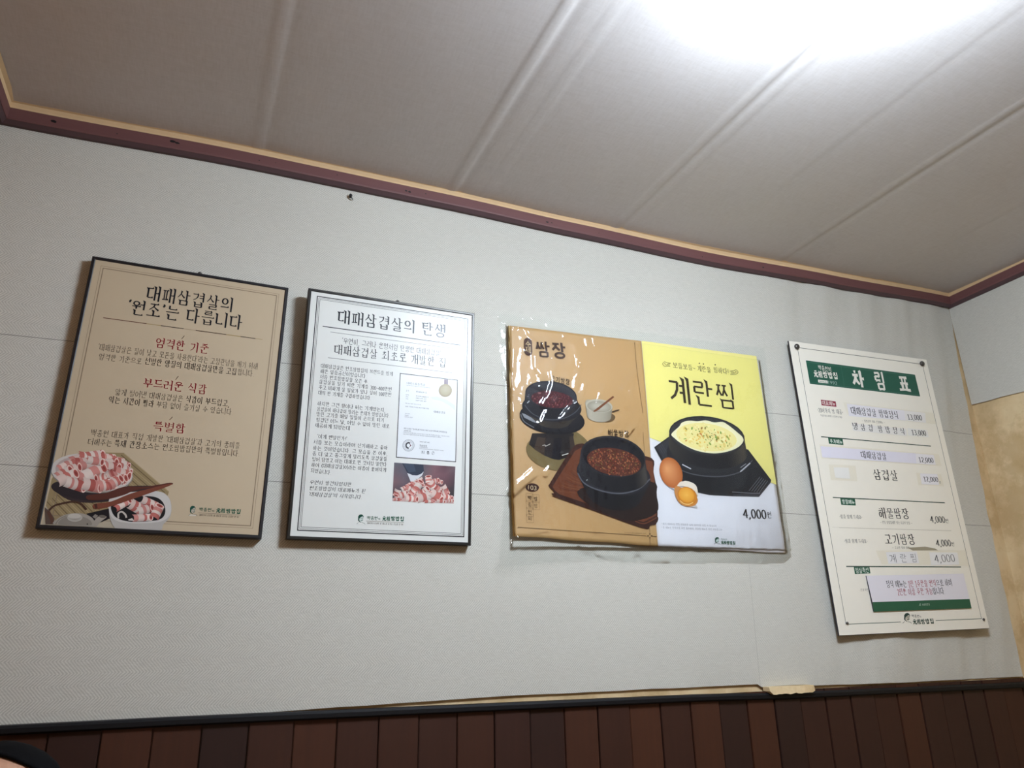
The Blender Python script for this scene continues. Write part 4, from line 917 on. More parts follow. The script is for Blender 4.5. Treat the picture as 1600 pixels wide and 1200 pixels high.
   ["S",[190.1,19.6,190.5,17.1,189.2,16.8],0.6,"#16493a"],
   ["S",[186.7,15.3,189.4,14.6,192.0,15.8],1.11,"#16493a"],
   ["S",[175.3,7.4,180.5,11.0],0.68,"#16493a"],
   ["S",[187.5,10.7,193.5,9.7,196.0,7.5],0.68,"#16493a"],
   ["T","백종원의",210.6,21.7,20.1,4.5,0,"bold","#6d8a7c",0],
   ["T","元祖",208.3,13.3,17.7,9.6,0,"brush","#1f5a44",0],
   ["T","쌈밥집",233.4,13.0,31.0,9.7,0,"brush","#1f5a44",0]]),
  ('food_picture', 'printed picture of egg custard in a black bowl with two eggs', 'yellow_sheet', 0.05, [["P",[8.9,270.0,65.8,307.7,81.7,316.6,335.9,287.2,405.1,199.8,400.9,192.6,351.5,147.8,259.8,145.0,179.1,144.4,128.7,150.8,63.2,186.9,33.1,226.5],"#232327"],
   ["P",[14.6,269.7,65.3,303.6,80.9,309.6,75.1,257.9,36.2,238.4],"#37373c"],
   ["P",[357.6,159.1,401.2,194.4,405.0,199.1,400.6,190.8,352.4,147.8,259.8,145.0,260.4,149.1],"#3d3d43"],
   ["S",[22.8,275.1,37.7,251.9],1.44,"#4d4d53"],
   ["S",[28.5,278.2,43.4,255.0],1.45,"#4d4d53"],
   ["S",[34.2,281.4,49.1,258.1],1.45,"#4d4d53"],
   ["S",[318.3,163.3,365.6,207.3],1.92,"#66666c"],
   ["S",[327.4,162.3,372.0,204.6],1.92,"#66666c"],
   ["S",[336.5,161.4,378.4,201.8],1.92,"#66666c"],
   ["S",[345.6,160.5,384.8,199.0],1.93,"#66666c"],
   ["S",[354.7,159.6,391.2,196.2],1.93,"#66666c"],
   ["S",[257.4,156.7,323.6,156.7,357.5,158.4],2.27,"#77777d"],
   ["Y",196.3,257.9,146.9,-7.4,-17.8,-60.1,187.1,204.3,130.3,-7.7,-15.3,-51.3,[[0,"#2c2b2f"],[0.25,"#222126"],[0.5,"#1b1b1f"],[0.8,"#2b2b2f"],[1,"#222226"]]],
   ["E",196.5,259.0,146.9,-7.4,-17.8,-60.1,"#3b3b40","#26262a",0,0],
   ["S",[54.0,243.0,70.9,220.6,115.6,203.3,178.2,197.7,243.6,202.6,304.5,221.8,345.8,256.0],3.35,"#515157"],
   ["S",[96.8,226.7,124.9,215.7],3.28,"#d0d0d4"],
   ["S",[295.5,217.7,335.8,246.5],3.47,"#c0c0c4"],
   ["S",[298.2,230.1,320.6,243.7],1.93,"#98989c"],
   ["Y",195.1,318.9,131.9,-3.3,-16.1,-58.9,193.6,276.8,135.2,-6.4,-16.6,-56.2,[[0,"#4a443c"],[0.12,"#3a3632"],[0.4,"#222125"],[0.7,"#1f1e22"],[0.9,"#4d463d"],[1,"#2f2c2b"]]],
   ["E",195.2,318.7,132.0,-3.3,-16.0,-58.9,"#55555a","#2a2a2d",0,0],
   ["E",195.0,317.5,126.9,-3.2,-15.0,-55.0,"#27272a","#39393c",0,0],
   ["O",[69.5,311.6,85.1,326.7,98.6,337.1,110.7,350.5,136.6,358.4,165.4,359.1,195.1,364.9,223.9,361.1,254.1,365.4,271.7,358.3,285.5,349.9,305.9,335.6,320.0,324.0,321.0,311.4,303.4,294.3,271.3,279.4,225.7,268.3,182.2,266.8,140.3,272.9,99.9,288.2,78.8,301.7],"#f0e9c2"],
   ["E",192.0,313.8,105.1,-4.4,-12.2,-41.7,"#eadf9e","#ede09a",0,0],
   ["G",192.0,313.8,99.8,-4.2,-11.1,-37.9,60,21,["#f2e8b0","#e8d180","#e3c468","#f0e6a8","#e8d890"],12],
   ["G",158.1,301.8,31.7,-1.4,-4.0,-14.1,14,29,["#e3b33e","#dfa638","#ecc860"],13],
   ["G",192.0,313.8,89.1,-3.7,-9.7,-33.1,40,22,["#7a9a45","#94ad55","#5d7f38","#d9a24e","#c98a4a"],8],
   ["G",206.9,316.6,33.7,-2.4,-5.3,-15.8,30,23,["#3f5a30","#4f6d38","#c47a44","#2f4a28","#8aa34e"],9],
   ["S",[263.1,324.2,270.4,310.6],3.44,"#7fa045"],
   ["S",[110.2,301.2,119.3,303.4],2.31,"#8aa850"],
   ["E",63.9,159.0,26.6,-9.7,-3.5,-5.5,"#c3c5ca","#c3c5ca",0,0],
   ["E",57.1,200.8,35.0,12.7,13.1,-41.3,"#e2a46c","#b5642e",-0.25,-0.35],
   ["E",108.6,113.8,24.6,-6.7,-2.4,-4.4,"#c9c6c4","#c9c6c4",0,0],
   ["O",[62.4,155.6,72.4,166.0,81.5,161.5,109.5,153.1,136.0,131.4,128.0,114.7,107.9,108.2,81.5,112.6,66.3,129.7],"#c78a4c"],
   ["O",[72.9,163.7,83.1,175.5,93.8,178.1,104.9,180.0,127.7,174.6,138.0,162.9,138.0,138.1,128.9,152.5,110.5,161.4,89.5,164.6],"#ebe0ce"],
   ["E",102.9,137.0,24.8,-16.5,-20.0,-20.1,"#e5a83c","#c97f22",0,0],
   ["E",100.2,140.5,19.7,-13.1,-15.7,-15.8,"#efbc55","#e2a136",0,0],
   ["S",[77.1,123.7,87.7,116.1,104.7,114.3,119.0,120.1],2.48,"#f0cf86"]]),
 ]),
 'mn': dict(o=[1.983,0.0125], a=0.0213, W=0.6094, H=0.8938, d=0.023, extra={"studs":[[-279.1,875.2],[274.1,874.4],[-270.3,31.7],[286.6,26.3]],"card":[-166.6,161.8,241.7,165.1,242.4,61.0,-163.5,60.1]}, layers=[
  ('border_rule', None, 'panel', 0.1, [["R",-274.7,29.0,-273.2,874.8,"#33362f"],
   ["R",278.9,29.0,280.4,874.8,"#33362f"],
   ["R",-274.7,873.2,280.4,874.8,"#33362f"],
   ["R",-274.7,28.2,-62.6,29.8,"#16493a"],
   ["R",80.9,28.2,280.4,29.8,"#16493a"]]),
  ('header_band', 'dark green header band', 'panel', 0.1, [["P",[-248.5,832.8,231.4,830.7,232.6,752.2,-248.5,753.5],"#285c4a"],
   ["S",[-245.4,827.4,231.1,824.6],0.83,"#5d8575"],
   ["S",[-248.9,757.7,233.0,756.7],0.82,"#5d8575"],
   ["S",[-102.1,828.9,-104.9,757.8],0.81,"#4f7c6a"]]),
  ('header_lettering', 'pale brush lettering on the green band', 'panel', 0.3, [["T","백종원의",-174.6,811.8,55.9,18.3,-0.053,"brushm","#efebe0",0],
   ["T","元祖",-207.4,790.1,36.5,23.9,0,"brush","#efebe0",0],
   ["T","쌈밥집",-155.9,790.5,64.7,24.1,0,"brush","#efebe0",0],
   ["P",[-212.0,770.9,-172.3,771.1,-173.3,761.2,-212.8,761.4],"#efebe0"],
   ["T","1993",-152.5,766.3,36.0,13.8,0,"font","#9db5a8",0],
   ["T","SINCE",-192.9,765.9,30.9,5.8,0,"font","#3f6b5a",0],
   ["T","차",-37.3,788.9,58.2,61.2,0,"brush","#efebe0",0],
   ["T","림",59.5,790.4,52.5,67.8,0,"brush","#efebe0",0],
   ["T","표",168.6,789.7,57.9,61.2,0,"brush","#efebe0",0]]),
  ('section_tag', 'dark red section tag', 'panel', 0.1, [["P",[-215.1,703.4,-154.4,702.5,-155.2,684.4,-216.3,684.7],"#8e2138"],
   ["T","대표메뉴",-185.2,693.6,55.4,14.8,0,"brush","#e0c9c4",0]]),
  ('small_lettering', None, 'panel', 0.3, [["T","•20여가지 쌈 제공•",-185.0,668.0,105.4,16.8,0,"semi","#4a4740",0]]),
  ('small_lettering', None, 'panel', 0.3, [["T","-각종쌈채소·야채쌈 / 신선한쌈 제공-",-184.8,650.8,93.1,7.0,0,"semi","#66625a",0]]),
  ('small_lettering', None, 'panel', 0.3, [["T","— 쌈밥집의 대표 건강메뉴 —",-7.7,645.6,101.4,8.6,0,"semi","#55524a",0]]),
  ('tape_strip', 'clear tape over a sticker', None, 0.3, [["P",[-122.7,702.3,279.5,696.7,276.9,656.8,-115.3,660.4],"#cfc9b4"]]),
  ('menu_sticker', 'white paper strip naming a dish', None, 0.5, [["P",[-109.2,698.5,141.3,694.9,138.3,659.7,-109.5,657.4],"#f1eef2"]]),
  ('lettering', None, '@menu_sticker', 0.7, [["T","대패삼겹살 쌈밥정식",5.8,675.7,208.2,28.1,-0.006,"bold","#17181c",0]]),
  ('price_sticker', 'white paper price sticker', None, 0.5, [["P",[141.3,694.9,237.1,694.2,231.7,658.7,137.4,659.6],"#f3f0ec"]]),
  ('lettering', None, '@price_sticker', 0.7, [["T","13,000",182.4,675.1,68.3,22.2,0.021,"num","#17181c",0]]),
  ('menu_sticker', 'white paper strip naming a dish', None, 0.5, [["P",[-104.3,634.3,132.3,630.7,128.7,606.7,-104.0,608.9],"#f1eee8"]]),
  ('lettering', None, '@menu_sticker', 0.7, [["T","냉 삼 겹  쌈 밥 정 식",10.0,622.3,226.7,24.2,-0.016,"bold","#17181c",0]]),
  ('price_sticker', 'white paper price sticker', None, 0.5, [["P",[138.7,634.6,229.8,633.6,227.8,607.9,133.9,608.4],"#f3f1ea"]]),
  ('lettering', None, '@price_sticker', 0.7, [["T","13,000",185.7,621.9,68.0,21.9,0.018,"num","#17181c",0]]),
  ('section_rule', None, 'panel', 0.1, [["S",[-241.7,580.7,229.5,578.1],2.98,"#2f4a3e"],
   ["S",[-238.7,391.9,234.6,389.2],2.87,"#2f4a3e"],
   ["S",[-234.5,301.5,234.5,299.1],0.6,"#b5b09e"],
   ["S",[-234.4,189.0,241.6,185.8],2.94,"#2f4a3e"],
   ["S",[-260.6,302.5,234.8,299.9],0.43,"#b5b09e"]]),
  ('section_tag', 'green section tag', 'panel', 0.1, [["P",[-214.1,579.5,-154.8,579.3,-156.0,559.3,-214.9,560.1],"#1f5a44"],
   ["T","추가메뉴",-183.8,568.8,50.9,14.6,-0.01,"brush","#cfd8cd",0]]),
  ('section_tag', 'green section tag', 'panel', 0.1, [["P",[-209.6,391.4,-150.7,390.5,-152.2,369.9,-210.1,370.7],"#1f5a44"],
   ["T","쌈장메뉴",-179.7,380.1,50.7,14.4,-0.025,"brush","#cfd8cd",0]]),
  ('section_tag', 'green section tag', 'panel', 0.1, [["P",[-205.5,187.8,-144.3,187.7,-145.0,168.6,-206.0,166.9],"#1f5a44"],
   ["T","점심특선",-175.3,177.2,52.9,16.5,0.015,"brush","#cfd8cd",0]]),
  ('tape_strip', 'clear tape over a sticker', None, 0.3, [["P",[-254.4,555.7,257.7,551.7,257.3,511.1,-256.4,511.1],"#cfc9b4"]]),
  ('menu_sticker', 'long white paper strip naming a dish', None, 0.5, [["P",[-252.1,550.1,150.2,549.0,145.1,514.7,-252.0,514.9],"#ebe8f3"]]),
  ('lettering', None, '@menu_sticker', 0.7, [["T","대패삼겹살",-37.4,531.1,109.9,25.1,-0.013,"bold","#17181c",0]]),
  ('price_sticker', 'white paper price sticker', None, 0.5, [["P",[150.2,549.0,232.5,547.7,232.5,514.4,145.1,514.7],"#f3f0f2"]]),
  ('lettering', None, '@price_sticker', 0.7, [["T","12,000",190.9,529.5,68.0,20.6,0.012,"num","#17181c",0]]),
  ('tape_strip', 'clear tape over a blank sticker', None, 0.3, [["P",[-231.6,493.5,-122.4,495.2,-127.0,445.5,-233.4,445.1],"#c6c1aa"]]),
  ('blank_sticker', 'blank white paper sticker', None, 0.5, [["P",[-214.1,485.9,-153.3,487.0,-154.5,452.1,-213.8,452.8],"#f3f1ea"]]),
  ('tape_strip', 'clear tape over a price sticker', None, 0.3, [["P",[134.2,484.5,246.8,484.2,248.2,443.3,133.0,443.4],"#c9c4ae"]]),
  ('price_sticker', 'white paper price sticker', None, 0.5, [["P",[150.7,482.7,229.5,483.5,225.8,446.9,147.5,446.9],"#f3f0f3"]]),
  ('lettering', None, '@price_sticker', 0.7, [["T","12,000",192.8,465.6,67.6,19.5,0.008,"num","#17181c",0]]),
  ('dish_lettering', None, 'panel', 0.3, [["T","삼겹살",-3.1,469.4,107.7,35.7,0,"bold","#17181c",0]]),
  ('dish_lettering', None, 'panel', 0.3, [["T","해물쌈장",-1.5,348.5,130.3,35.0,0,"bold","#17181c",0]]),
  ('dish_lettering', None, 'panel', 0.3, [["T","고기쌈장",1.2,269.0,129.7,34.1,0,"bold","#17181c",0]]),
  ('price_lettering', None, 'panel', 0.3, [["T","4,000",184.1,335.3,66.0,25.1,0,"num","#17181c",0],
   ["T","원",225.3,330.0,15.1,14.4,0,"semi","#17181c",0]]),
  ('price_lettering', None, 'panel', 0.3, [["T","4,000",186.9,261.1,65.9,24.5,0,"num","#17181c",0],
   ["T","원",227.9,256.9,14.9,14.1,0,"semi","#17181c",0]]),
  ('price_lettering', None, 'panel', 0.3, [["T","원",233.7,455.9,8.2,9.8,0,"semi","#17181c",0]]),
  ('small_lettering', None, 'panel', 0.3, [["T","•쌈과 함께 드세요•",-181.0,334.6,90.8,13.5,0,"semi","#4a4740",0]]),
  ('small_lettering', None, 'panel', 0.3, [["T","•쌈과 함께 드세요•",-178.9,262.6,92.1,13.2,0,"semi","#4a4740",0]]),
  ('small_lettering', None, 'panel', 0.3, [["T","— 원조 쌈밥집에만 있는 최고의 쌈장 —",1.2,320.6,136.5,9.7,0,"semi","#55524a",0]]),
  ('small_lettering', None, 'panel', 0.3, [["T","— 고소한 쌈이 일품 —",4.3,244.3,84.9,8.7,0,"semi","#55524a",0]]),
  ('small_lettering', None, 'panel', 0.3, [["T","- 건강식단",-184.7,121.9,37.6,7.4,0,"semi","#77736a",0]]),
  ('tape_strip', 'clear tape over a sticker', None, 0.3, [["P",[-106.9,235.5,277.0,238.1,279.3,188.2,90.3,192.7,-93.6,194.5],"#cdc7b3"]]),
  ('torn_scrap', 'torn brown tape residue', None, 0.4, [["P",[24.3,244.8,60.1,245.8,102.0,248.3,142.2,243.4,156.1,237.5,47.1,236.2],"#a59c84"]]),
  ('menu_sticker', 'white paper strip naming a dish', None, 0.5, [["P",[-66.8,230.7,62.6,233.4,62.2,197.8,-66.0,195.9],"#f1efee"]]),
  ('lettering', None, '@menu_sticker', 0.7, [["T","계 란 찜",0.3,212.6,117.9,28.0,0.013,"sansl","#2a2a2c",0]]),
  ('price_sticker', 'white paper price sticker', None, 0.5, [["P",[115.0,231.4,239.2,230.4,235.5,193.2,111.7,192.0],"#f3f1ee"]]),
  ('lettering', None, '@price_sticker', 0.7, [["T","4,000",175.9,213.7,91.8,28.1,0.029,"numl","#2a2a2c",0]]),
  ('notice_face', None, 'notice_card', 0.1, [["P",[-166.6,161.8,241.7,165.1,242.8,88.6,-161.6,86.9],"#ece8ee"],
   ["P",[-161.6,86.9,242.8,88.6,242.4,61.0,-163.5,60.1],"#2a5f45"]]),
  ('notice_lettering', None, 'notice_card', 0.3, [["T","정식 메뉴는",-53.4,136.4,82.9,21.5,0.001,"bold","#17181c",0],
   ["T","1인 1주문을 원칙",53.2,136.9,118.2,21.9,0.004,"bold","#a5354a",0],
   ["T","으로 하며",146.9,137.9,69.1,22.2,0.02,"bold","#17181c",0],
   ["T","2인분 이상 주문 가능",16.5,113.7,145.5,21.6,0.004,"bold","#a5354a",0],
   ["T","합니다.",116.3,114.1,54.1,21.9,0.005,"bold","#17181c",0]]),
  ('notice_logo', None, 'notice_card', 0.3, [["P",[24.7,79.6,27.6,80.3,29.6,79.5,29.0,77.0,27.3,75.3,25.3,75.5,24.2,77.1],"#b9cfc0"],
   ["P",[22.6,76.3,23.7,79.6,25.3,80.8,27.5,81.2,29.3,80.8,30.2,79.4,29.6,78.4,29.2,79.6,27.8,79.3,26.0,78.6,24.7,77.8,24.0,76.5,24.8,75.3,26.0,74.7,25.0,74.6,23.3,75.5],"#2a5f45"],
   ["S",[26.1,78.0,27.5,78.3],0.37,"#2a5f45"],
   ["S",[28.3,78.2,29.3,78.2],0.37,"#2a5f45"],
   ["S",[27.9,78.1,27.9,77.1,27.3,76.9],0.26,"#2a5f45"],
   ["S",[26.0,76.4,27.3,76.1,28.5,76.5],0.48,"#2a5f45"],
   ["P",[20.0,73.4,22.4,74.6,24.9,74.3,28.0,74.2,29.5,73.1,27.7,72.9,22.3,73.1],"#b9cfc0"],
   ["S",[20.2,73.4,22.8,74.8],0.3,"#2a5f45"],
   ["S",[26.1,74.5,28.9,74.0,29.9,73.1],0.3,"#2a5f45"],
   ["T","元祖쌈밥집",50.4,75.9,33.2,6.9,0.011,"brushm","#b9cfc0",0]]),
  ('logo', 'small green emblem of a face with brush lettering', 'panel', 0.3, [["P",[-39.7,47.6,-29.2,50.2,-21.9,47.2,-24.2,38.1,-30.4,32.0,-37.5,32.8,-41.5,38.6],"#c9c4b2"],
   ["P",[-47.2,35.9,-43.3,47.7,-37.6,52.2,-29.8,53.7,-22.9,52.0,-19.9,47.1,-22.1,43.2,-23.3,47.8,-28.5,46.8,-35.0,44.1,-39.9,41.4,-42.2,36.3,-39.3,32.3,-35.1,29.9,-38.5,29.4,-44.7,33.0],"#1d3a33"],
   ["S",[-34.8,42.0,-29.7,42.8],1.36,"#1d3a33"],
   ["S",[-26.8,42.7,-22.9,42.4],1.36,"#1d3a33"],
   ["S",[-28.2,42.2,-28.0,38.4,-30.4,38.0],0.95,"#1d3a33"],
   ["S",[-34.9,36.1,-30.4,34.8,-25.7,36.3],1.77,"#1d3a33"],
   ["S",[-55.8,25.4,-46.4,30.2],1.08,"#1d3a33"],
   ["S",[-34.4,29.3,-24.4,27.3,-20.5,23.7],1.09,"#1d3a33"],
   ["T","백종원",1.4,43.5,32.6,9.2,-0.064,"brushm","#5c5a50",0],
   ["T","의",20.8,41.2,6.3,6.1,-0.076,"brushm","#5c5a50",0],
   ["T","元祖",1.9,27.9,32.8,15.2,0,"brush","#1d4034",0],
   ["T","쌈밥집",45.8,27.5,55.7,15.3,0,"brush","#1d4034",0]]),
 ]),
}

# ================================================================== THE ROOM
def papery(x, z):
    """how far the paper stands off the wall (creases near the corner)"""
    b = .0012*(noise.noise((x*2.2, z*2.2, 3)))
    k = max(0, min(1, (x-1.45)/.45)); k = k*k*(3-2*k)
    b += k*.011*(noise.noise((x*7-z*1.2, z*1.3, 9))+.3*noise.noise((x*19-z*3, z*3, 2)))
    low = max(0, min(1, (EYE+.18-z)/.25))*max(0, min(1, (x-1.35)/.2)); b += low*.003*(1+noise.noise((x*9, z*7, 4)))
    return max(-.004, min(.0095, b))
def paper_right(z):
    pts = [(-.2, 2.419), (-.128, 2.420), (.08, 2.426), (.295, 2.429), (.546, 2.444), (.775, 2.463), (.927, 2.468), (1.08, 2.482), (1.3, 2.486)]
    h = z-EYE
    for (a, x), (b, y) in zip(pts, pts[1:]):
        if a <= h <= b: return x+(y-x)*(h-a)/(b-a)+.004*noise.noise((h*14, 5, 1))
    return 2.486
def paper_low(x):
    h = -.1225+.0105*max(0, min(1, (x-.1)/.55))
    if x > 1.395: h = -.1195-.006*min(1, (x-1.395)/.5) if not 1.41 < x < 1.56 else -.1185
    return EYE+h+.0012*noise.noise((x*9, 0, 7))
bm = bmesh.new(); box(bm, XL-.1, XR+.1, WY+.006, WY+.12, 0, ZC+.1)
wall = from_bm('wall_back', bm, M['plaster'], kind='structure')
def fn(a, b):
    x = XL+a*(XR-XL); z0 = paper_low(x); z = z0+b*(ZC-.01-z0)
    if x > 2.2: x = 2.2+(x-2.2)*(paper_right(z)-2.2)/(XR-2.2)
    return (x, WY-papery(x, z), z)
grid('wallpaper', 260, 110, fn, M['paper_b'], wall, label='grey herringbone wallpaper')
# torn bit of plaster under the paper, hanging over the black rail
bm = bmesh.new(); top = []; n = 16
for k in range(n+1):
    x = 1.408+.15*k/n; bot = EYE-.137+.003*noise.noise((x*60, 1, 1))+(.006 if k in (0, n) else 0)
    top.append((bm.verts.new((x, WY-.026, EYE-.119)), bm.verts.new((x, WY-.029, bot)), bm.verts.new((x, WY-.001, bot)), bm.verts.new((x, WY-.001, EYE-.119))))
for a, b in zip(top, top[1:]):
    for i in range(4): bm.faces.new((a[i], a[(i+1) % 4], b[(i+1) % 4], b[i]))
bm.faces.new(top[0]); bm.faces.new(top[-1])
lump = from_bm('plaster_lump', bm, M['plaster'], None, label='bare tan plaster over the rail')

bm = bmesh.new(); box(bm, XR+.004, XR+.1, -1.6, WY+.12, 0, ZC+.1); wr = from_bm('wall_right', bm, M['plaster'], kind='structure')
def fr(a, b):
    y = WY+.004-a*(WY+1.6); lo = EYE+.777-(WY-y)*.055+.003*noise.noise((y*20, 2, 2)); z = lo+b*(ZC-.01-lo)
    return (XR-.0015-.002*noise.noise((y*3, z*3, 1)), y, z)
grid('wallpaper', 60, 40, fr, M['paper_r'], wr, label='grey wallpaper left on the upper wall')
bm = bmesh.new(); box(bm, XL-.1, XL, -1.6, WY+.12, 0, ZC+.1); from_bm('wall_left', bm, M['side'], kind='structure')
bm = bmesh.new(); box(bm, .75, XR+.1, -1.7, -1.6, 0, ZC+.1); from_bm('light_block_wall', bm, M['side'], kind='structure')  # unseen part-width wall, added to hold ambient light off the right corner
bm = bmesh.new(); box(bm, XL-.1, XR+.1, -1.6, WY+.12, -.1, 0); from_bm('floor', bm, M['floor'], kind='structure')
# ceiling: papered, with lapped joints running away from the wall and soft creases
SEAMS = [(.012, .004), (.526, .010), (.62, .003), (1.045, .012), (1.085, .004), (1.36, .003), (1.665, .010), (2.1, .004)]
WAV = [(-.8, -.012), (-.53, -.010), (0, .002), (.5, 0), (.92, -.008), (1.37, -.015), (1.9, -.004), (2.45, .008), (2.7, .010)]
def wav(x):
    for (a, u), (b, v) in zip(WAV, WAV[1:]):
        if a <= x <= b: t = (x-a)/(b-a); return u+(v-u)*t*t*(3-2*t)
    return 0
def cz(x, y):
    z = -.007+wav(min(2.6, max(-.7, x)))*math.exp(-(WY-y)/.3)+.003*noise.noise((x*1.7, y*1.7, 1))+.0006*noise.noise((x*6, y*1.2, 6))
    for sx, wd in SEAMS:
        sx2 = sx+.035*(WY-y)+.004*noise.noise((y*2, sx, 1)); d = (x-sx2)/.016
        if abs(d) < 1: z -= wd*(.13 if sx < 1.2 else .06)*(1-abs(d)**3)
        z += .0009*math.exp(-((x-sx2-.022)/.012)**2)*wd/.01
    return ZC+z
XS = sorted({round(XL+k*(XR-XL)/90, 4) for k in range(91)} | {round(sx+.02+k*.004, 4) for sx, _ in SEAMS for k in range(-10, 26)})
YS = [-1.6+k*(WY+1.6)/70 for k in range(71)]
vs = [(x, y, cz(x, y)) for y in YS for x in XS]; nx = len(XS)
fs = [(j*nx+i, j*nx+i+1, (j+1)*nx+i+1, (j+1)*nx+i) for j in range(len(YS)-1) for i in range(nx-1)]
me = bpy.data.meshes.new('ceiling'); me.from_pydata(vs, [], fs); me.update()
for p in me.polygons: p.use_smooth = True
link('ceiling', me, M['ceiling'], kind='structure')
bm = bmesh.new(); box(bm, XL-.1, XR+.1, -1.6, WY+.12, ZC+.02, ZC+.1)
from_bm('roof_slab', bm, M['side'], bpy.data.objects['ceiling'])

# crown rails: burgundy board, darker lower edge, cream paper strip above it
def rail(name, build):
    root = build(name, M['trim'], [(WY-.001, EYE+1.152), (WY-.0195, EYE+1.152), (WY-.021, EYE+1.156), (WY-.021, EYE+1.182), (WY-.001, EYE+1.184)], None); root['kind'] = 'structure'
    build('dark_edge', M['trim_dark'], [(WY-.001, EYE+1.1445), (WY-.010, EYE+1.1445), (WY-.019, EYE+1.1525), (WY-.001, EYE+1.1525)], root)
    build('paper_strip', M['strip'], [(WY-.001, EYE+1.181), (WY-.018, EYE+1.181), (WY-.017, EYE+1.190), (WY-.021, EYE+1.197), (WY-.030, EYE+1.2), (WY-.001, EYE+1.208)], root)
    return root
rb = rail('trim_1', lambda n, mt, pr, par: sweep_x(n, pr, XL, XR, mt, 60, wav, par))
def side_rail(xw, sgn, off):
    def b(n, mt, pr, par):
        bm = bmesh.new(); rings = []
        for k in range(13):
            y = WY-.004-(WY+1.5)*k/12; rings.append([bm.verts.new((xw-sgn*(WY-p), y, z+off)) for p, z in pr])
        q = len(pr)
        for a, c in zip(rings, rings[1:]):
            for i in range(q): bm.faces.new((a[i], a[(i+1) % q], c[(i+1) % q], c[i]))
        bm.faces.new(rings[0]); bm.faces.new(rings[-1][::-1]); return from_bm(n, bm, mt, par)
    return b
rail('trim_2', side_rail(XR, 1, wav(XR))); rail('trim_3', side_rail(XL, -1, wav(XL)))
# nail holes and knots in the back rail
bm = bmesh.new(); rnd = random.Random(4)
for x, z, r in [(-.43, 1.168, .005), (-.18, 1.172, .005), (-.17, 1.170, .004), (-.30, 1.166, .0016), (.02, 1.166, .0015), (.06, 1.169, .0012), (.215, 1.171, .0016), (.40, 1.167, .003), (.41, 1.166, .0035), (.455, 1.170, .0016), (.82, 1.166, .003), (.835, 1.167, .002), (1.36, 1.163, .002), (1.6, 1.165, .003), (.99, 1.166, .001)]:
    ring_ = [bm.verts.new((x+r*1.3*math.cos(t)*rnd.uniform(.7, 1.2), WY-.0213, EYE+z+wav(x)-.001+r*.8*math.sin(t)*rnd.uniform(.7, 1.2))) for t in (k*.785 for k in range(8))]; bm.faces.new(ring_)
from_bm('nail_holes', bm, M['dirt'], rb)
# wainscot and black rail
bm = bmesh.new(); x = -.3195-3*.0876; k = 0
while x < XR:
    a, b = max(XL, x+.0012), min(XR, x+.0864)
    if b > a: box(bm, a, b, WY-.008-.0015*((k*7) % 3), WY-.001, .06, EYE-.130, .0014)
    x += .0876; k += 1
box(bm, XL, XR, WY-.004, WY-.0005, .06, EYE-.13)
w5 = from_bm('trim_5', bm, M['planks'], None, kind='structure', label='dark brown upright wooden planks of the wainscot')
lump.parent = sweep_x('trim_4', [(WY-.002, EYE-.1315), (WY-.016, EYE-.1315), (WY-.020, EYE-.128), (WY-.020, EYE-.120), (WY-.016, EYE-.1155), (WY-.002, EYE-.1145)], XL, XR, M['cap'], 30, lambda x: -.006-.0065*max(0, x)-(.004*min(1, max(0, (x-1.2)/.25))), None, kind='structure')
sweep_x('baseboard_back', [(WY-.002, 0), (WY-.018, 0), (WY-.018, .06), (WY-.002, .065)], XL, XR, M['cap'], 1, None, None, kind='structure')

# ================================================================== CEILING LAMP
lx0, lx1, ly0, ly1 = .76, 1.062, .37, .699
def rounded(bm, x0, x1, y0, y1, z0, z1, r, rz, n=8, m_=5):
    rows = []
    for j in range(m_+1):
        t = math.pi/2*j/m_; ins = rz*(1-math.cos(t)) if j else 0; z = z0+rz-rz*math.sin(t) if True else z0
        row = []
        for cx, cy, a0 in ((x1-r, y1-r, 0), (x0+r, y1-r, 90), (x0+r, y0+r, 180), (x1-r, y0+r, 270)):
            for k in range(n+1):
                a = math.radians(a0+90*k/n); q = r-ins; row.append((cx+q*math.cos(a), cy+q*math.sin(a), z))
        rows.append([bm.verts.new(p) for p in row])
    topr = [bm.verts.new((v.co.x, v.co.y, z1)) for v in rows[0]]
    allr = [topr]+rows; N = len(topr)
    for a, b in zip(allr, allr[1:]):
        for i in range(N): bm.faces.new((a[i], a[(i+1) % N], b[(i+1) % N], b[i]))
    bm.faces.new(topr); bm.faces.new(rows[-1][::-1])
lamp = thing('ceiling_lamp', 'bright white oblong ceiling lamp with rounded corners at the top of the photo', 'lamp', ((lx0+lx1)/2, (ly0+ly1)/2, ZC-.004))
inv = lamp.location
def at_root(o, root):
    o.parent = root; o.matrix_parent_inverse = Matrix.Translation(-root.location); return o
bm = bmesh.new(); rounded(bm, lx0, lx1, ly0, ly1, ZC-.028, ZC-.003, .05, .006); at_root(from_bm('lamp_base', bm, M['lampbase'], smooth=False), lamp)
bm = bmesh.new(); rounded(bm, lx0+.008, lx1-.008, ly0+.008, ly1-.008, ZC-.168, ZC-.026, .05, .03); at_root(from_bm('diffuser', bm, M['lamp'], smooth=True), lamp)

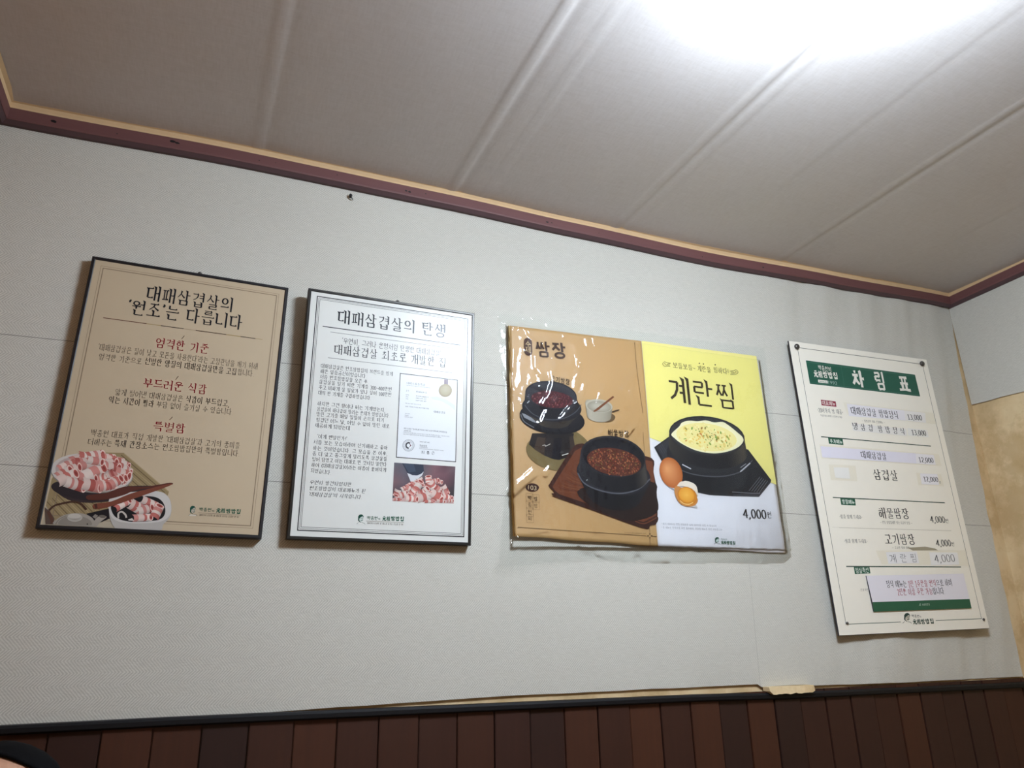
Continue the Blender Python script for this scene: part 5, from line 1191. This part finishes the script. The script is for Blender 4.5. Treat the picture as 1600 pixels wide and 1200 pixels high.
# ================================================================== SHEETS ON THE WALL
def sheet_root(key, name, label, cat, group=None, lean=0):
    S = SHEETS[key]
    return S, thing(name, label, cat, (S['o'][0], WY, EYE+S['o'][1]), (lean, -S['a'], 0), group)
def prints(S, parts, mats, ys, warp=None):
    """all the printing of one sheet; a '@' parent means the part made just before"""
    last = {}
    for name, label, parent, off, ops in S['layers']:
        par = last[parent[1:]] if parent and parent[0] == '@' else parts.get(parent)
        ink = Ink(ys.get(parent, ys[None])-off/1000); ink.gap = 2.2e-5 if warp else 4e-6; ink.run(ops)
        last[name] = ink.build(name, mats.get(parent, mats[None]) if name != 'tape_strip' else M['tape'], par or parts[None], warp, label=label)
def frame_mesh(W, H, fw, d, lip):
    """mitred moulding: front face, sloping lip to the print, outer side"""
    bm = bmesh.new(); R = []
    for ins, y in ((0, -.0005), (0, -d+.0015), (.0015, -d), (fw-.0015, -d), (fw, -d+.001), (fw, -d+lip)):
        R.append([bm.verts.new(p) for p in ((-W/2+ins, y, ins), (W/2-ins, y, ins), (W/2-ins, y, H-ins), (-W/2+ins, y, H-ins))])
    for a, b in zip(R, R[1:]):
        for i in range(4): bm.faces.new((a[i], a[(i+1) % 4], b[(i+1) % 4], b[i]))
    return bm
def hanger(root, H, mat, x=.01):
    bm = bmesh.new(); box(bm, x-.009, x+.009, -.005, -.0015, H-.004, H+.004, .001)
    r = bmesh.ops.create_cone(bm, segments=16, radius1=.0055, radius2=.0045, depth=.006, cap_ends=True, matrix=Matrix.Translation((x, -.007, H+.006)) @ Matrix.Rotation(math.pi/2, 4, 'X'))
    o = from_bm('hanger', bm, mat, root)
    bm = bmesh.new(); bmesh.ops.create_uvsphere(bm, u_segments=12, v_segments=8, radius=.003, matrix=Matrix.Translation((x, -.0105, H+.006)))
    from_bm('nail', bm, M['stud'], o, smooth=True)
def framed(key, name, label, fmat, pmat, imat, fw, lean=0):
    S, root = sheet_root(key, name, label, 'framed poster', lean=lean); W, H, d = S['W'], S['H'], S['d']
    from_bm('frame', frame_mesh(W, H, fw, d, .0025), fmat, root)
    bm = bmesh.new(); box(bm, -W/2+fw-.001, W/2-fw+.001, -d+.0018, -.002, fw-.001, H-fw+.001); ps = from_bm('print_sheet', bm, pmat, root)
    hanger(root, H, M['stud'])
    prints(S, {None: root, 'print_sheet': ps}, {None: imat}, {None: -d+.0018})
framed('f1', 'framed_poster', 'beige poster in a thin black frame with red headings and a meat plate picture', M['black'], M['beige'], M['ink'], .0075)
framed('f2', 'framed_poster', 'white poster in a dark metal frame with black lettering, a certificate and a meat photo', M['steel'], M['white'], M['gloss'], .0072, math.radians(2.2))

# ---- double menu poster in clear film
S, root = sheet_root('p3', 'menu_poster', 'unframed tan and yellow double menu poster in wrinkled clear plastic film', 'poster')
K = [(a/1000, b/1000) for a, b in S['extra']['corners']]
xf = K[1][0]
def buckle(x, y, z):
    """the sheets bow a little off the wall"""
    b = .003*noise.noise((x*3.5, z*3.5, 2))
    lowl = max(0, (.12-z)/.12)*max(0, (xf-x)/.4); b += .007*lowl*lowl
    k = max(0, min(1, (x-xf)/.25)); k = k*k*(3-2*k)      # the right sheet lies closer to the wall
    return (x, y-b*(1-.6*k)-.0012+.0018*k, z)
def sheet(name, q, mat, y, nx=44, nz=60):
    def f(a, b):
        lo = [q[0][k]*(1-a)+q[1][k]*a for k in (0, 1)]; hi = [q[3][k]*(1-a)+q[2][k]*a for k in (0, 1)]
        x = lo[0]*(1-b)+hi[0]*b; z = lo[1]*(1-b)+hi[1]*b
        if b == 0: z += .0025*noise.noise((x*10, 1, 3))
        return buckle(x, y, z)
    return grid(name, nx, nz, f, mat, root)
bm_ = None
lsheet = sheet('tan_sheet', [K[5], (K[4][0]+.002, K[4][1]), (K[1][0]+.002, K[1][1]), K[0]], M['tan'], -.0050); lsheet['label'] = 'tan sheet with two stone bowls'
rsheet = sheet('yellow_sheet', [K[4], K[3], K[2], K[1]], M['wpaper'], -.0054); rsheet['label'] = 'yellow and white sheet with a bowl of egg custard'
for ob, n in ((lsheet, 'l'), (rsheet, 'r')):
    md = ob.modifiers.new('thickness', 'SOLIDIFY'); md.thickness = .0016; md.offset = -1 if n == 'l' else -1
# folded paper edge seen along the left side and below
prints(S, {None: root, 'tan_sheet': lsheet, 'yellow_sheet': rsheet}, {None: M['ink']}, {None: -.0055, 'tan_sheet': -.0055, 'yellow_sheet': -.0059}, lambda x, y, z: (x, buckle(x, y, z)[1]-.0006, z))
bm = bmesh.new(); n = 30; L_ = []
for k in range(n+1):
    t = k/n; x = K[5][0]*(1-t)+K[0][0]*t; z = K[5][1]*(1-t)+K[0][1]*t; y = buckle(x, -.0050, z)[1]
    L_.append([bm.verts.new(p) for p in ((x-.0045, y+.0025, z), (x-.003, y+.0005, z), (x+.002, y+.0008, z), (x+.002, y+.003, z))])
for a, b in zip(L_, L_[1:]):
    for i in range(4): bm.faces.new((a[i], a[(i+1) % 4], b[(i+1) % 4], b[i]))
bm.faces.new(L_[0]); bm.faces.new(L_[-1]); from_bm('folded_edge', bm, M['kraft'], root, label='pale folded paper edge')
# clear film with sharp wrinkles
FP = [(a/1000, b/1000) for a, b in S['extra']['film']]
WR = [  # ridge lines in sheet metres: (points, half width, height)
    ([(-0.2216, 0.5444), (-0.2214, 0.5175), (-0.2113, 0.482), (-0.2253, 0.4508), (-0.2306, 0.4176)], 0.007, 0.003),
    ([(-0.2021, 0.5199), (-0.2125, 0.4919)], 0.006, 0.0022),
    ([(-0.2844, 0.4963), (-0.2998, 0.4553), (-0.2945, 0.4236), (-0.3059, 0.3936), (-0.3271, 0.36)], 0.008, 0.0032),
    ([(-0.3481, 0.4983), (-0.3461, 0.4628), (-0.3335, 0.4449)], 0.006, 0.0026),
    ([(-0.3686, 0.5781), (-0.3625, 0.5623), (-0.3331, 0.543), (-0.3199, 0.5348)], 0.007, 0.0028),
    ([(-0.1644, 0.5828), (-0.1577, 0.5493)], 0.005, 0.0026),
    ([(-0.2561, 0.5838), (-0.2534, 0.5672)], 0.006, 0.002),
    ([(-0.0249, 0.5008), (-0.0534, 0.4702), (-0.0789, 0.4271), (-0.0719, 0.3815)], 0.008, 0.003),
    ([(-0.0429, 0.4646), (-0.0635, 0.3955)], 0.006, 0.0022),
    ([(-0.1387, 0.4406), (-0.1594, 0.3958), (-0.1661, 0.3756)], 0.005, 0.0026),
    ([(-0.1945, 0.4444), (-0.2149, 0.3934), (-0.2294, 0.3791)], 0.006, 0.0026),
    ([(-0.2191, 0.3801), (-0.2511, 0.3547), (-0.276, 0.3241)], 0.007, 0.0028),
    ([(-0.2832, 0.3801), (-0.3107, 0.3584), (-0.3322, 0.313)], 0.006, 0.0026),
    ([(-0.3609, 0.4163), (-0.3284, 0.4071)], 0.007, 0.0022),
    ([(-0.41, 0.3922), (-0.3847, 0.3792)], 0.005, 0.002),
    ([(-0.3741, 0.5113), (-0.3712, 0.4986)], 0.005, 0.002),
    ([(-0.1867, 0.5694), (-0.1826, 0.5495)], 0.006, 0.002),
    ([(-0.4085, 0.5724), (-0.3785, 0.5817), (-0.3488, 0.5708)], 0.005, 0.0022),
    ([(-0.4108, 0.5457), (-0.4104, 0.5001), (-0.4132, 0.4549)], 0.005, 0.0024),
    ([(-0.452, 0.6026), (-0.4213, 0.5872)], 0.006, 0.0022),
    ([(-0.3437, 0.6187), (-0.2859, 0.6102)], 0.006, 0.0018),
    ([(-0.4279, 0.4405), (-0.4177, 0.4039)], 0.005, 0.0022),
    ([(-0.0963, 0.3466), (-0.1158, 0.3224)], 0.005, 0.002),
    ([(-0.0515, 0.3279), (-0.0786, 0.3031)], 0.005, 0.002),
    ([(-0.3602, 0.1772), (-0.3871, 0.1543), (-0.42, 0.1255)], 0.009, 0.003),
    ([(-0.3096, 0.1958), (-0.3272, 0.1761)], 0.006, 0.0022),
    ([(-0.0599, 0.3215), (-0.0893, 0.2823)], 0.006, 0.0026),
    ([(-0.1534, 0.3036), (-0.169, 0.2859)], 0.005, 0.002),
    ([(-0.3656, 0.0278), (-0.33, 0.0333)], 0.004, 0.0018),
    ([(-0.1885, 0.0545), (-0.1934, 0.0332)], 0.004, 0.0016),
    ([(-0.2056, 0.1615), (-0.2137, 0.1423)], 0.004, 0.0016),
    ([(-0.342, 0.3071), (-0.339, 0.2978)], 0.005, 0.002),
    ([(-0.2775, 0.2293), (-0.2567, 0.234)], 0.004, 0.0016),
    ([(-0.196, -0.0056), (-0.1871, -0.0232)], 0.004, 0.002),
    ([(-0.4138, 0.0034), (-0.4115, -0.025)], 0.005, 0.002),
    ([(-0.2349, 0.02), (-0.239, 0.0081)], 0.004, 0.0016),
    ([(0.4363, 0.2909), (0.4343, 0.2298), (0.4436, 0.1599), (0.4466, 0.1048)], 0.005, 0.0024),
    ([(0.4408, 0.0502), (0.4461, -0.0131)], 0.005, 0.0024),
    ([(0.2999, -0.0418), (0.3702, -0.0374)], 0.005, 0.002),
    ([(0.2909, 0.0031), (0.3005, -0.0128)], 0.003, 0.0015),
    ([(0.4261, 0.0632), (0.423, 0.0228)], 0.004, 0.0018),
]
fx0, fx1 = min(p[0] for p in FP), max(p[0] for p in FP); fz0, fz1 = min(p[1] for p in FP), max(p[1] for p in FP)
def inside(x, z):
    c = False
    for (ax, az), (bx, bz) in zip(FP, FP[1:]+FP[:1]):
        if (az > z) != (bz > z) and x < (bx-ax)*(z-az)/(bz-az)+ax: c = not c
    return c
def segd(x, z, a, b):
    dx, dz = b[0]-a[0], b[1]-a[1]; l = dx*dx+dz*dz; t = max(0, min(1, ((x-a[0])*dx+(z-a[1])*dz)/l)) if l else 0
    return math.hypot(x-a[0]-t*dx, z-a[1]-t*dz)
def film_y(x, z):
    on = K[0][0]-.002 < x < K[3][0] and 0 < z < K[0][1]
    y = buckle(x, -.0088, z)[1]-.0016
    crumple = .35+.8*max(0, min(1, (xf-x)/.3))*(.4+1.0*max(0, min(1, z/.55)))
    y -= .0011*crumple*(noise.noise((x*38, z*9, 8))+.7*noise.noise((x*70, z*30, 2)))
    for pts, wd, hh in WR:
        d = min(segd(x, z, a, b) for a, b in zip(pts, pts[1:]))
        if d < wd*1.6: y -= wd*.36*(1-(d/(wd*1.6))**2)
    e = max(0, K[0][0]-x, x-K[3][0]+.0, z-K[0][1], -z)   # loose margin falls back to the wall
    y += min(.0092, e*.9)
    if e > 0: y -= .0016*noise.noise((x*45, z*45, 3))
    return min(y, -.0022)
NX, NZ = 300, 210
grid('clear_film', NX, NZ, lambda a, b: (fx0+a*(fx1-fx0), film_y(fx0+a*(fx1-fx0), fz0+b*(fz1-fz0)), fz0+b*(fz1-fz0)), M['film'], root, True, lambda a, b: inside(fx0+a*(fx1-fx0), fz0+b*(fz1-fz0)), label='clear glossy plastic film')

# ---- menu board on four studs
S, root = sheet_root('mn', 'menu_board', 'tall cream price board with a green header and taped-on price strips, by the room corner', 'menu board')
W, H, d = S['W'], S['H'], S['d']
bm = bmesh.new(); box(bm, -W/2, W/2, -d, -d+.004, 0, H); panel = from_bm('panel', bm, M['cream'], root)
bm = bmesh.new(); box(bm, -W/2-.0012, W/2+.0004, -d+.0008, -d+.0048, -.0012, H+.0004); from_bm('backing', bm, M['edge'], root, label='dark board edge')
prints(S, {None: root, 'panel': panel}, {None: M['board_ink']}, {None: -d})
# the notice card: its own thick card, printed layers go on it
CP = S['extra']['card']; bm = bmesh.new()
a = [bm.verts.new((CP[i]/1000, -d-.0006, CP[i+1]/1000)) for i in range(0, 8, 2)]; b = [bm.verts.new((CP[i]/1000, -d-.003, CP[i+1]/1000)) for i in range(0, 8, 2)]
bm.faces.new(a); bm.faces.new(b[::-1])
for i in range(4): bm.faces.new((a[i], a[(i+1) % 4], b[(i+1) % 4], b[i]))
card = from_bm('notice_card', bm, M['edge'], root, label='white card with red and black lettering and a green band')
for o in list(root.children):
    if o.name.split('.')[0].startswith('notice_') and o is not card:
        o.parent = card
        for v in o.data.vertices: v.co.y -= .0031
for k, (x, z) in enumerate([S['extra']['studs'][i] for i in range(4)]):
    r = .0092 if k < 2 else .0042; x /= 1000; z /= 1000
    bm = bmesh.new(); bmesh.ops.create_uvsphere(bm, u_segments=24, v_segments=14, radius=r)
    for v in bm.verts: v.co = Vector((v.co.x, v.co.y*.72, v.co.z))
    for v in bm.verts: v.co += Vector((x, -d-r*.45, z))
    st = from_bm('stud', bm, M['stud'], root, smooth=True, label='dark steel dome stud' if k < 2 else 'small dark screw')
    off = max(papery(S['o'][0]+x+dx, EYE+S['o'][1]+z+dz) for dx in (-.01, 0, .01) for dz in (-.01, 0, .01))+.0008; ln = d-.004-off
    bm = bmesh.new(); bmesh.ops.create_cone(bm, segments=16, radius1=.004, radius2=.004, depth=ln, cap_ends=True, matrix=Matrix.Translation((x, -off-ln/2, z)) @ Matrix.Rotation(math.pi/2, 4, 'X'))
    from_bm('spacer', bm, M['stud'], st)

# ---- small black hook in the wallpaper
hk = thing('wall_hook', 'tiny black hook stuck in the wallpaper just under the burgundy rail', 'hook', (.255, WY, EYE+1.124))
bm = bmesh.new(); bmesh.ops.create_uvsphere(bm, u_segments=14, v_segments=10, radius=.0042, matrix=Matrix.Translation((0, -.008, .002)) @ Matrix.Scale(1.25, 4, (0, 0, 1)))
from_bm('head', bm, M['dirt'], hk, smooth=True)
bm = bmesh.new(); prev = None
for t in range(9):
    f = t/8; c = Vector((-.003+.0105*f, -.003-.005*math.sin(f*3), -.001-.0065*f)); r = .0022*(1-.5*f)
    ri = [bm.verts.new(c+Vector((r*math.cos(q)*.6, r*math.sin(q), r*math.cos(q)))) for q in (k*1.047 for k in range(6))]
    if prev: [bm.faces.new((prev[i], prev[(i+1) % 6], ri[(i+1) % 6], ri[i])) for i in range(6)]
    else: bm.faces.new(ri)
    prev = ri
bm.faces.new(prev); from_bm('prong', bm, M['dirt'], hk, smooth=True)

# ================================================================== PERSON (only the top of the head enters the frame)
PX, PY, HT = -.228, 1.3, EYE-.120      # crown of the skull
def skin_body(name, joints, edges, mat, parent, lvl=2):
    me = bpy.data.meshes.new(name); me.from_pydata([j[0] for j in joints], edges, []); o = link(name, me, mat, parent)
    md = o.modifiers.new('s', 'SKIN'); sv = me.skin_vertices[0].data
    for i, j in enumerate(joints): sv[i].radius = j[1] if isinstance(j[1], tuple) else (j[1], j[1])
    sv[0].use_root = True; o.modifiers.new('b', 'SUBSURF').levels = lvl
    dg = bpy.context.evaluated_depsgraph_get(); m2 = bpy.data.meshes.new_from_object(o.evaluated_get(dg)); o.modifiers.clear(); o.data = m2; bpy.data.meshes.remove(me)
    m2.materials.clear(); m2.materials.append(mat)
    for p in m2.polygons: p.use_smooth = True
    return o
per = thing('person', 'person with short black hair, only the top of the head showing at the bottom left', 'person', (PX, PY+.1, 0))
def P_(x, y, z): return (x, y-.1, z)
hz = HT
J = [(P_(0, .22, hz-.70), (.15, .12)), (P_(0, .17, hz-.52), (.14, .11)), (P_(0, .08, hz-.36), (.16, .11)), (P_(0, .045, hz-.29), .075), (P_(0, .02, hz-.235), .056), (P_(0, .0, hz-.165), .062), (P_(0, -.01, hz-.10), (.072, .088)), (P_(0, .0, hz-.055), (.070, .085))]
E = [(i, i+1) for i in range(7)]
for sgn in (1, -1):
    b = len(J)
    J += [(P_(sgn*.17, .09, hz-.345), .052), (P_(sgn*.225, .02, hz-.58), .042), (P_(sgn*.18, -.20, hz-.66), .034), (P_(sgn*.16, -.27, hz-.67), .026)]
    E += [(2, b), (b, b+1), (b+1, b+2), (b+2, b+3)]
    for f in range(5):     # fingers and thumb, half curled
        q = len(J); fx = sgn*(.13+.016*f) if f < 4 else sgn*.115
        L3 = (.035, .04, .037, .03, .028)[f]
        J += [(P_(fx, -.315 if f < 4 else -.29, hz-.672), .010), (P_(fx, -.315-L3 if f < 4 else -.315, hz-.682), .0085), (P_(fx, -.325-L3 if f < 4 else -.325, hz-.70), .0075)]
        E += [(b+3, q), (q, q+1), (q+1, q+2)]
    q = len(J)
    J += [(P_(sgn*.10, .18, hz-.74), .085), (P_(sgn*.16, -.22, hz-.70), .062), (P_(sgn*.16, -.20, hz-1.02), .046), (P_(sgn*.16, -.19, .075), .038), (P_(sgn*.165, -.30, .035), .03)]
    E += [(0, q), (q, q+1), (q+1, q+2), (q+2, q+3), (q+3, q+4)]
body = skin_body('body', J, E, M['skin'], per)
def lathe_head(bm, pts, seg=28):
    rows = [[bm.verts.new((rx*math.sin(2*math.pi*k/seg), yc-ry*math.cos(2*math.pi*k/seg), z)) for k in range(seg)] for z, rx, ry, yc in pts]
    for a, b in zip(rows, rows[1:]):
        for i in range(seg): bm.faces.new((a[i], a[(i+1) % seg], b[(i+1) % seg], b[i]))
    bm.faces.new(rows[0][::-1]); bm.faces.new(rows[-1])
oy = -.1
bm = bmesh.new()
lathe_head(bm, [(hz-.232, .02, .02, oy-.055), (hz-.225, .040, .042, oy-.045), (hz-.20, .056, .070, oy-.025), (hz-.165, .066, .086, oy-.008), (hz-.12, .074, .095, oy), (hz-.08, .077, .098, oy), (hz-.045, .072, .092, oy+.002), (hz-.02, .055, .072, oy+.004), (hz-.006, .032, .042, oy+.005), (hz, .004, .005, oy+.005)])
head = from_bm('face', bm, M['skin'], per, smooth=True)
for sx in (-1, 1):
    bm = bmesh.new(); bmesh.ops.create_uvsphere(bm, u_segments=12, v_segments=8, radius=.011, matrix=Matrix.Translation((sx*.031, oy-.083, hz-.115)))
    from_bm('eye', bm, M['eye'], head, smooth=True)
    bm = bmesh.new(); bmesh.ops.create_uvsphere(bm, u_segments=12, v_segments=8, radius=.022, matrix=Matrix.Translation((sx*.078, oy+.012, hz-.125)) @ Matrix.Diagonal((.35, .8, 1.35, 1)))
    from_bm('ear', bm, M['skin'], head, smooth=True)
bm = bmesh.new(); bmesh.ops.create_cone(bm, segments=12, radius1=.016, radius2=.006, depth=.045, cap_ends=True, matrix=Matrix.Translation((0, oy-.098, hz-.145)) @ Matrix.Rotation(-.25, 4, 'X')); from_bm('nose', bm, M['skin'], head, smooth=True)
bm = bmesh.new(); bmesh.ops.create_uvsphere(bm, u_segments=14, v_segments=8, radius=.022, matrix=Matrix.Translation((0, oy-.083, hz-.185)) @ Matrix.Diagonal((1, .4, .3, 1))); from_bm('mouth', bm, M['lip'], head, smooth=True)
HP = [(-.3, .083, .104), (-.08, .083, .104), (-.045, .079, .098), (-.02, .062, .079), (-.006, .041, .051), (.003, .021, .027), (.0065, .002, .003)]   # skull outline plus a few mm
def hair_r(dz):
    for (a, p, q), (b, u, v) in zip(HP, HP[1:]):
        if a <= dz <= b: f = (dz-a)/(b-a); return p+(u-p)*f, q+(v-q)*f
    return HP[-1][1:]
bm = bmesh.new(); seg = 40; rows = []
for j in range(11):
    row = []
    for k in range(seg):
        t = 2*math.pi*k/seg; low = .165-.161*max(0, math.cos(t))**.28      # hairline: far back over the forehead, low at the nape
        dz = -low+(low+.0064)*math.sin(j/10*math.pi/2); rx, ry = hair_r(dz)
        row.append(bm.verts.new((rx*math.sin(t), oy+.004-ry*math.cos(t), hz+dz)))
    rows.append(row)
for a, b in zip(rows, rows[1:]):
    for i in range(seg): bm.faces.new((a[i], a[(i+1) % seg], b[(i+1) % seg], b[i]))
bm.faces.new(rows[-1]); hair = from_bm('hair', bm, M['hair'], per, smooth=True)
md = hair.modifiers.new('thick', 'SOLIDIFY'); md.thickness = .004; md.offset = 0
# shirt and trousers follow the body
JS = [(P_(0, .22, hz-.70), (.165, .135)), (P_(0, .17, hz-.52), (.155, .125)), (P_(0, .08, hz-.37), (.172, .125)), (P_(0, .05, hz-.31), .085)]; ES = [(0, 1), (1, 2), (2, 3)]
for sgn in (1, -1):
    b = len(JS); JS += [(P_(sgn*.17, .09, hz-.345), .066), (P_(sgn*.225, .02, hz-.58), .055), (P_(sgn*.19, -.15, hz-.645), .046)]; ES += [(2, b), (b, b+1), (b+1, b+2)]
skin_body('shirt', JS, ES, M['cloth'], per)
JT = [(P_(0, .20, hz-.72), (.15, .12))]; ET = []
for sgn in (1, -1):
    q = len(JT); JT += [(P_(sgn*.10, .18, hz-.74), .098), (P_(sgn*.16, -.22, hz-.70), .074), (P_(sgn*.16, -.20, hz-1.02), .06), (P_(sgn*.16, -.19, .11), .056)]; ET += [(0, q), (q, q+1), (q+1, q+2), (q+2, q+3)]
skin_body('trousers', JT, ET, M['jeans'], per)
st = thing('stool', 'low round wooden stool under the seated person', 'stool', (PX, PY+.2, 0))
sh = hz-.866
bm = bmesh.new(); bmesh.ops.create_cone(bm, segments=28, radius1=.16, radius2=.165, depth=.03, cap_ends=True, matrix=Matrix.Translation((0, 0, sh-.015))); from_bm('seat', bm, M['wood'], st)
for k in range(4):
    t = k*math.pi/2+.78; bm = bmesh.new(); bmesh.ops.create_cone(bm, segments=12, radius1=.014, radius2=.018, depth=sh-.03, cap_ends=True, matrix=Matrix.Translation((.115*math.cos(t), .115*math.sin(t), (sh-.03)/2))); from_bm('leg', bm, M['wood'], st, smooth=True)
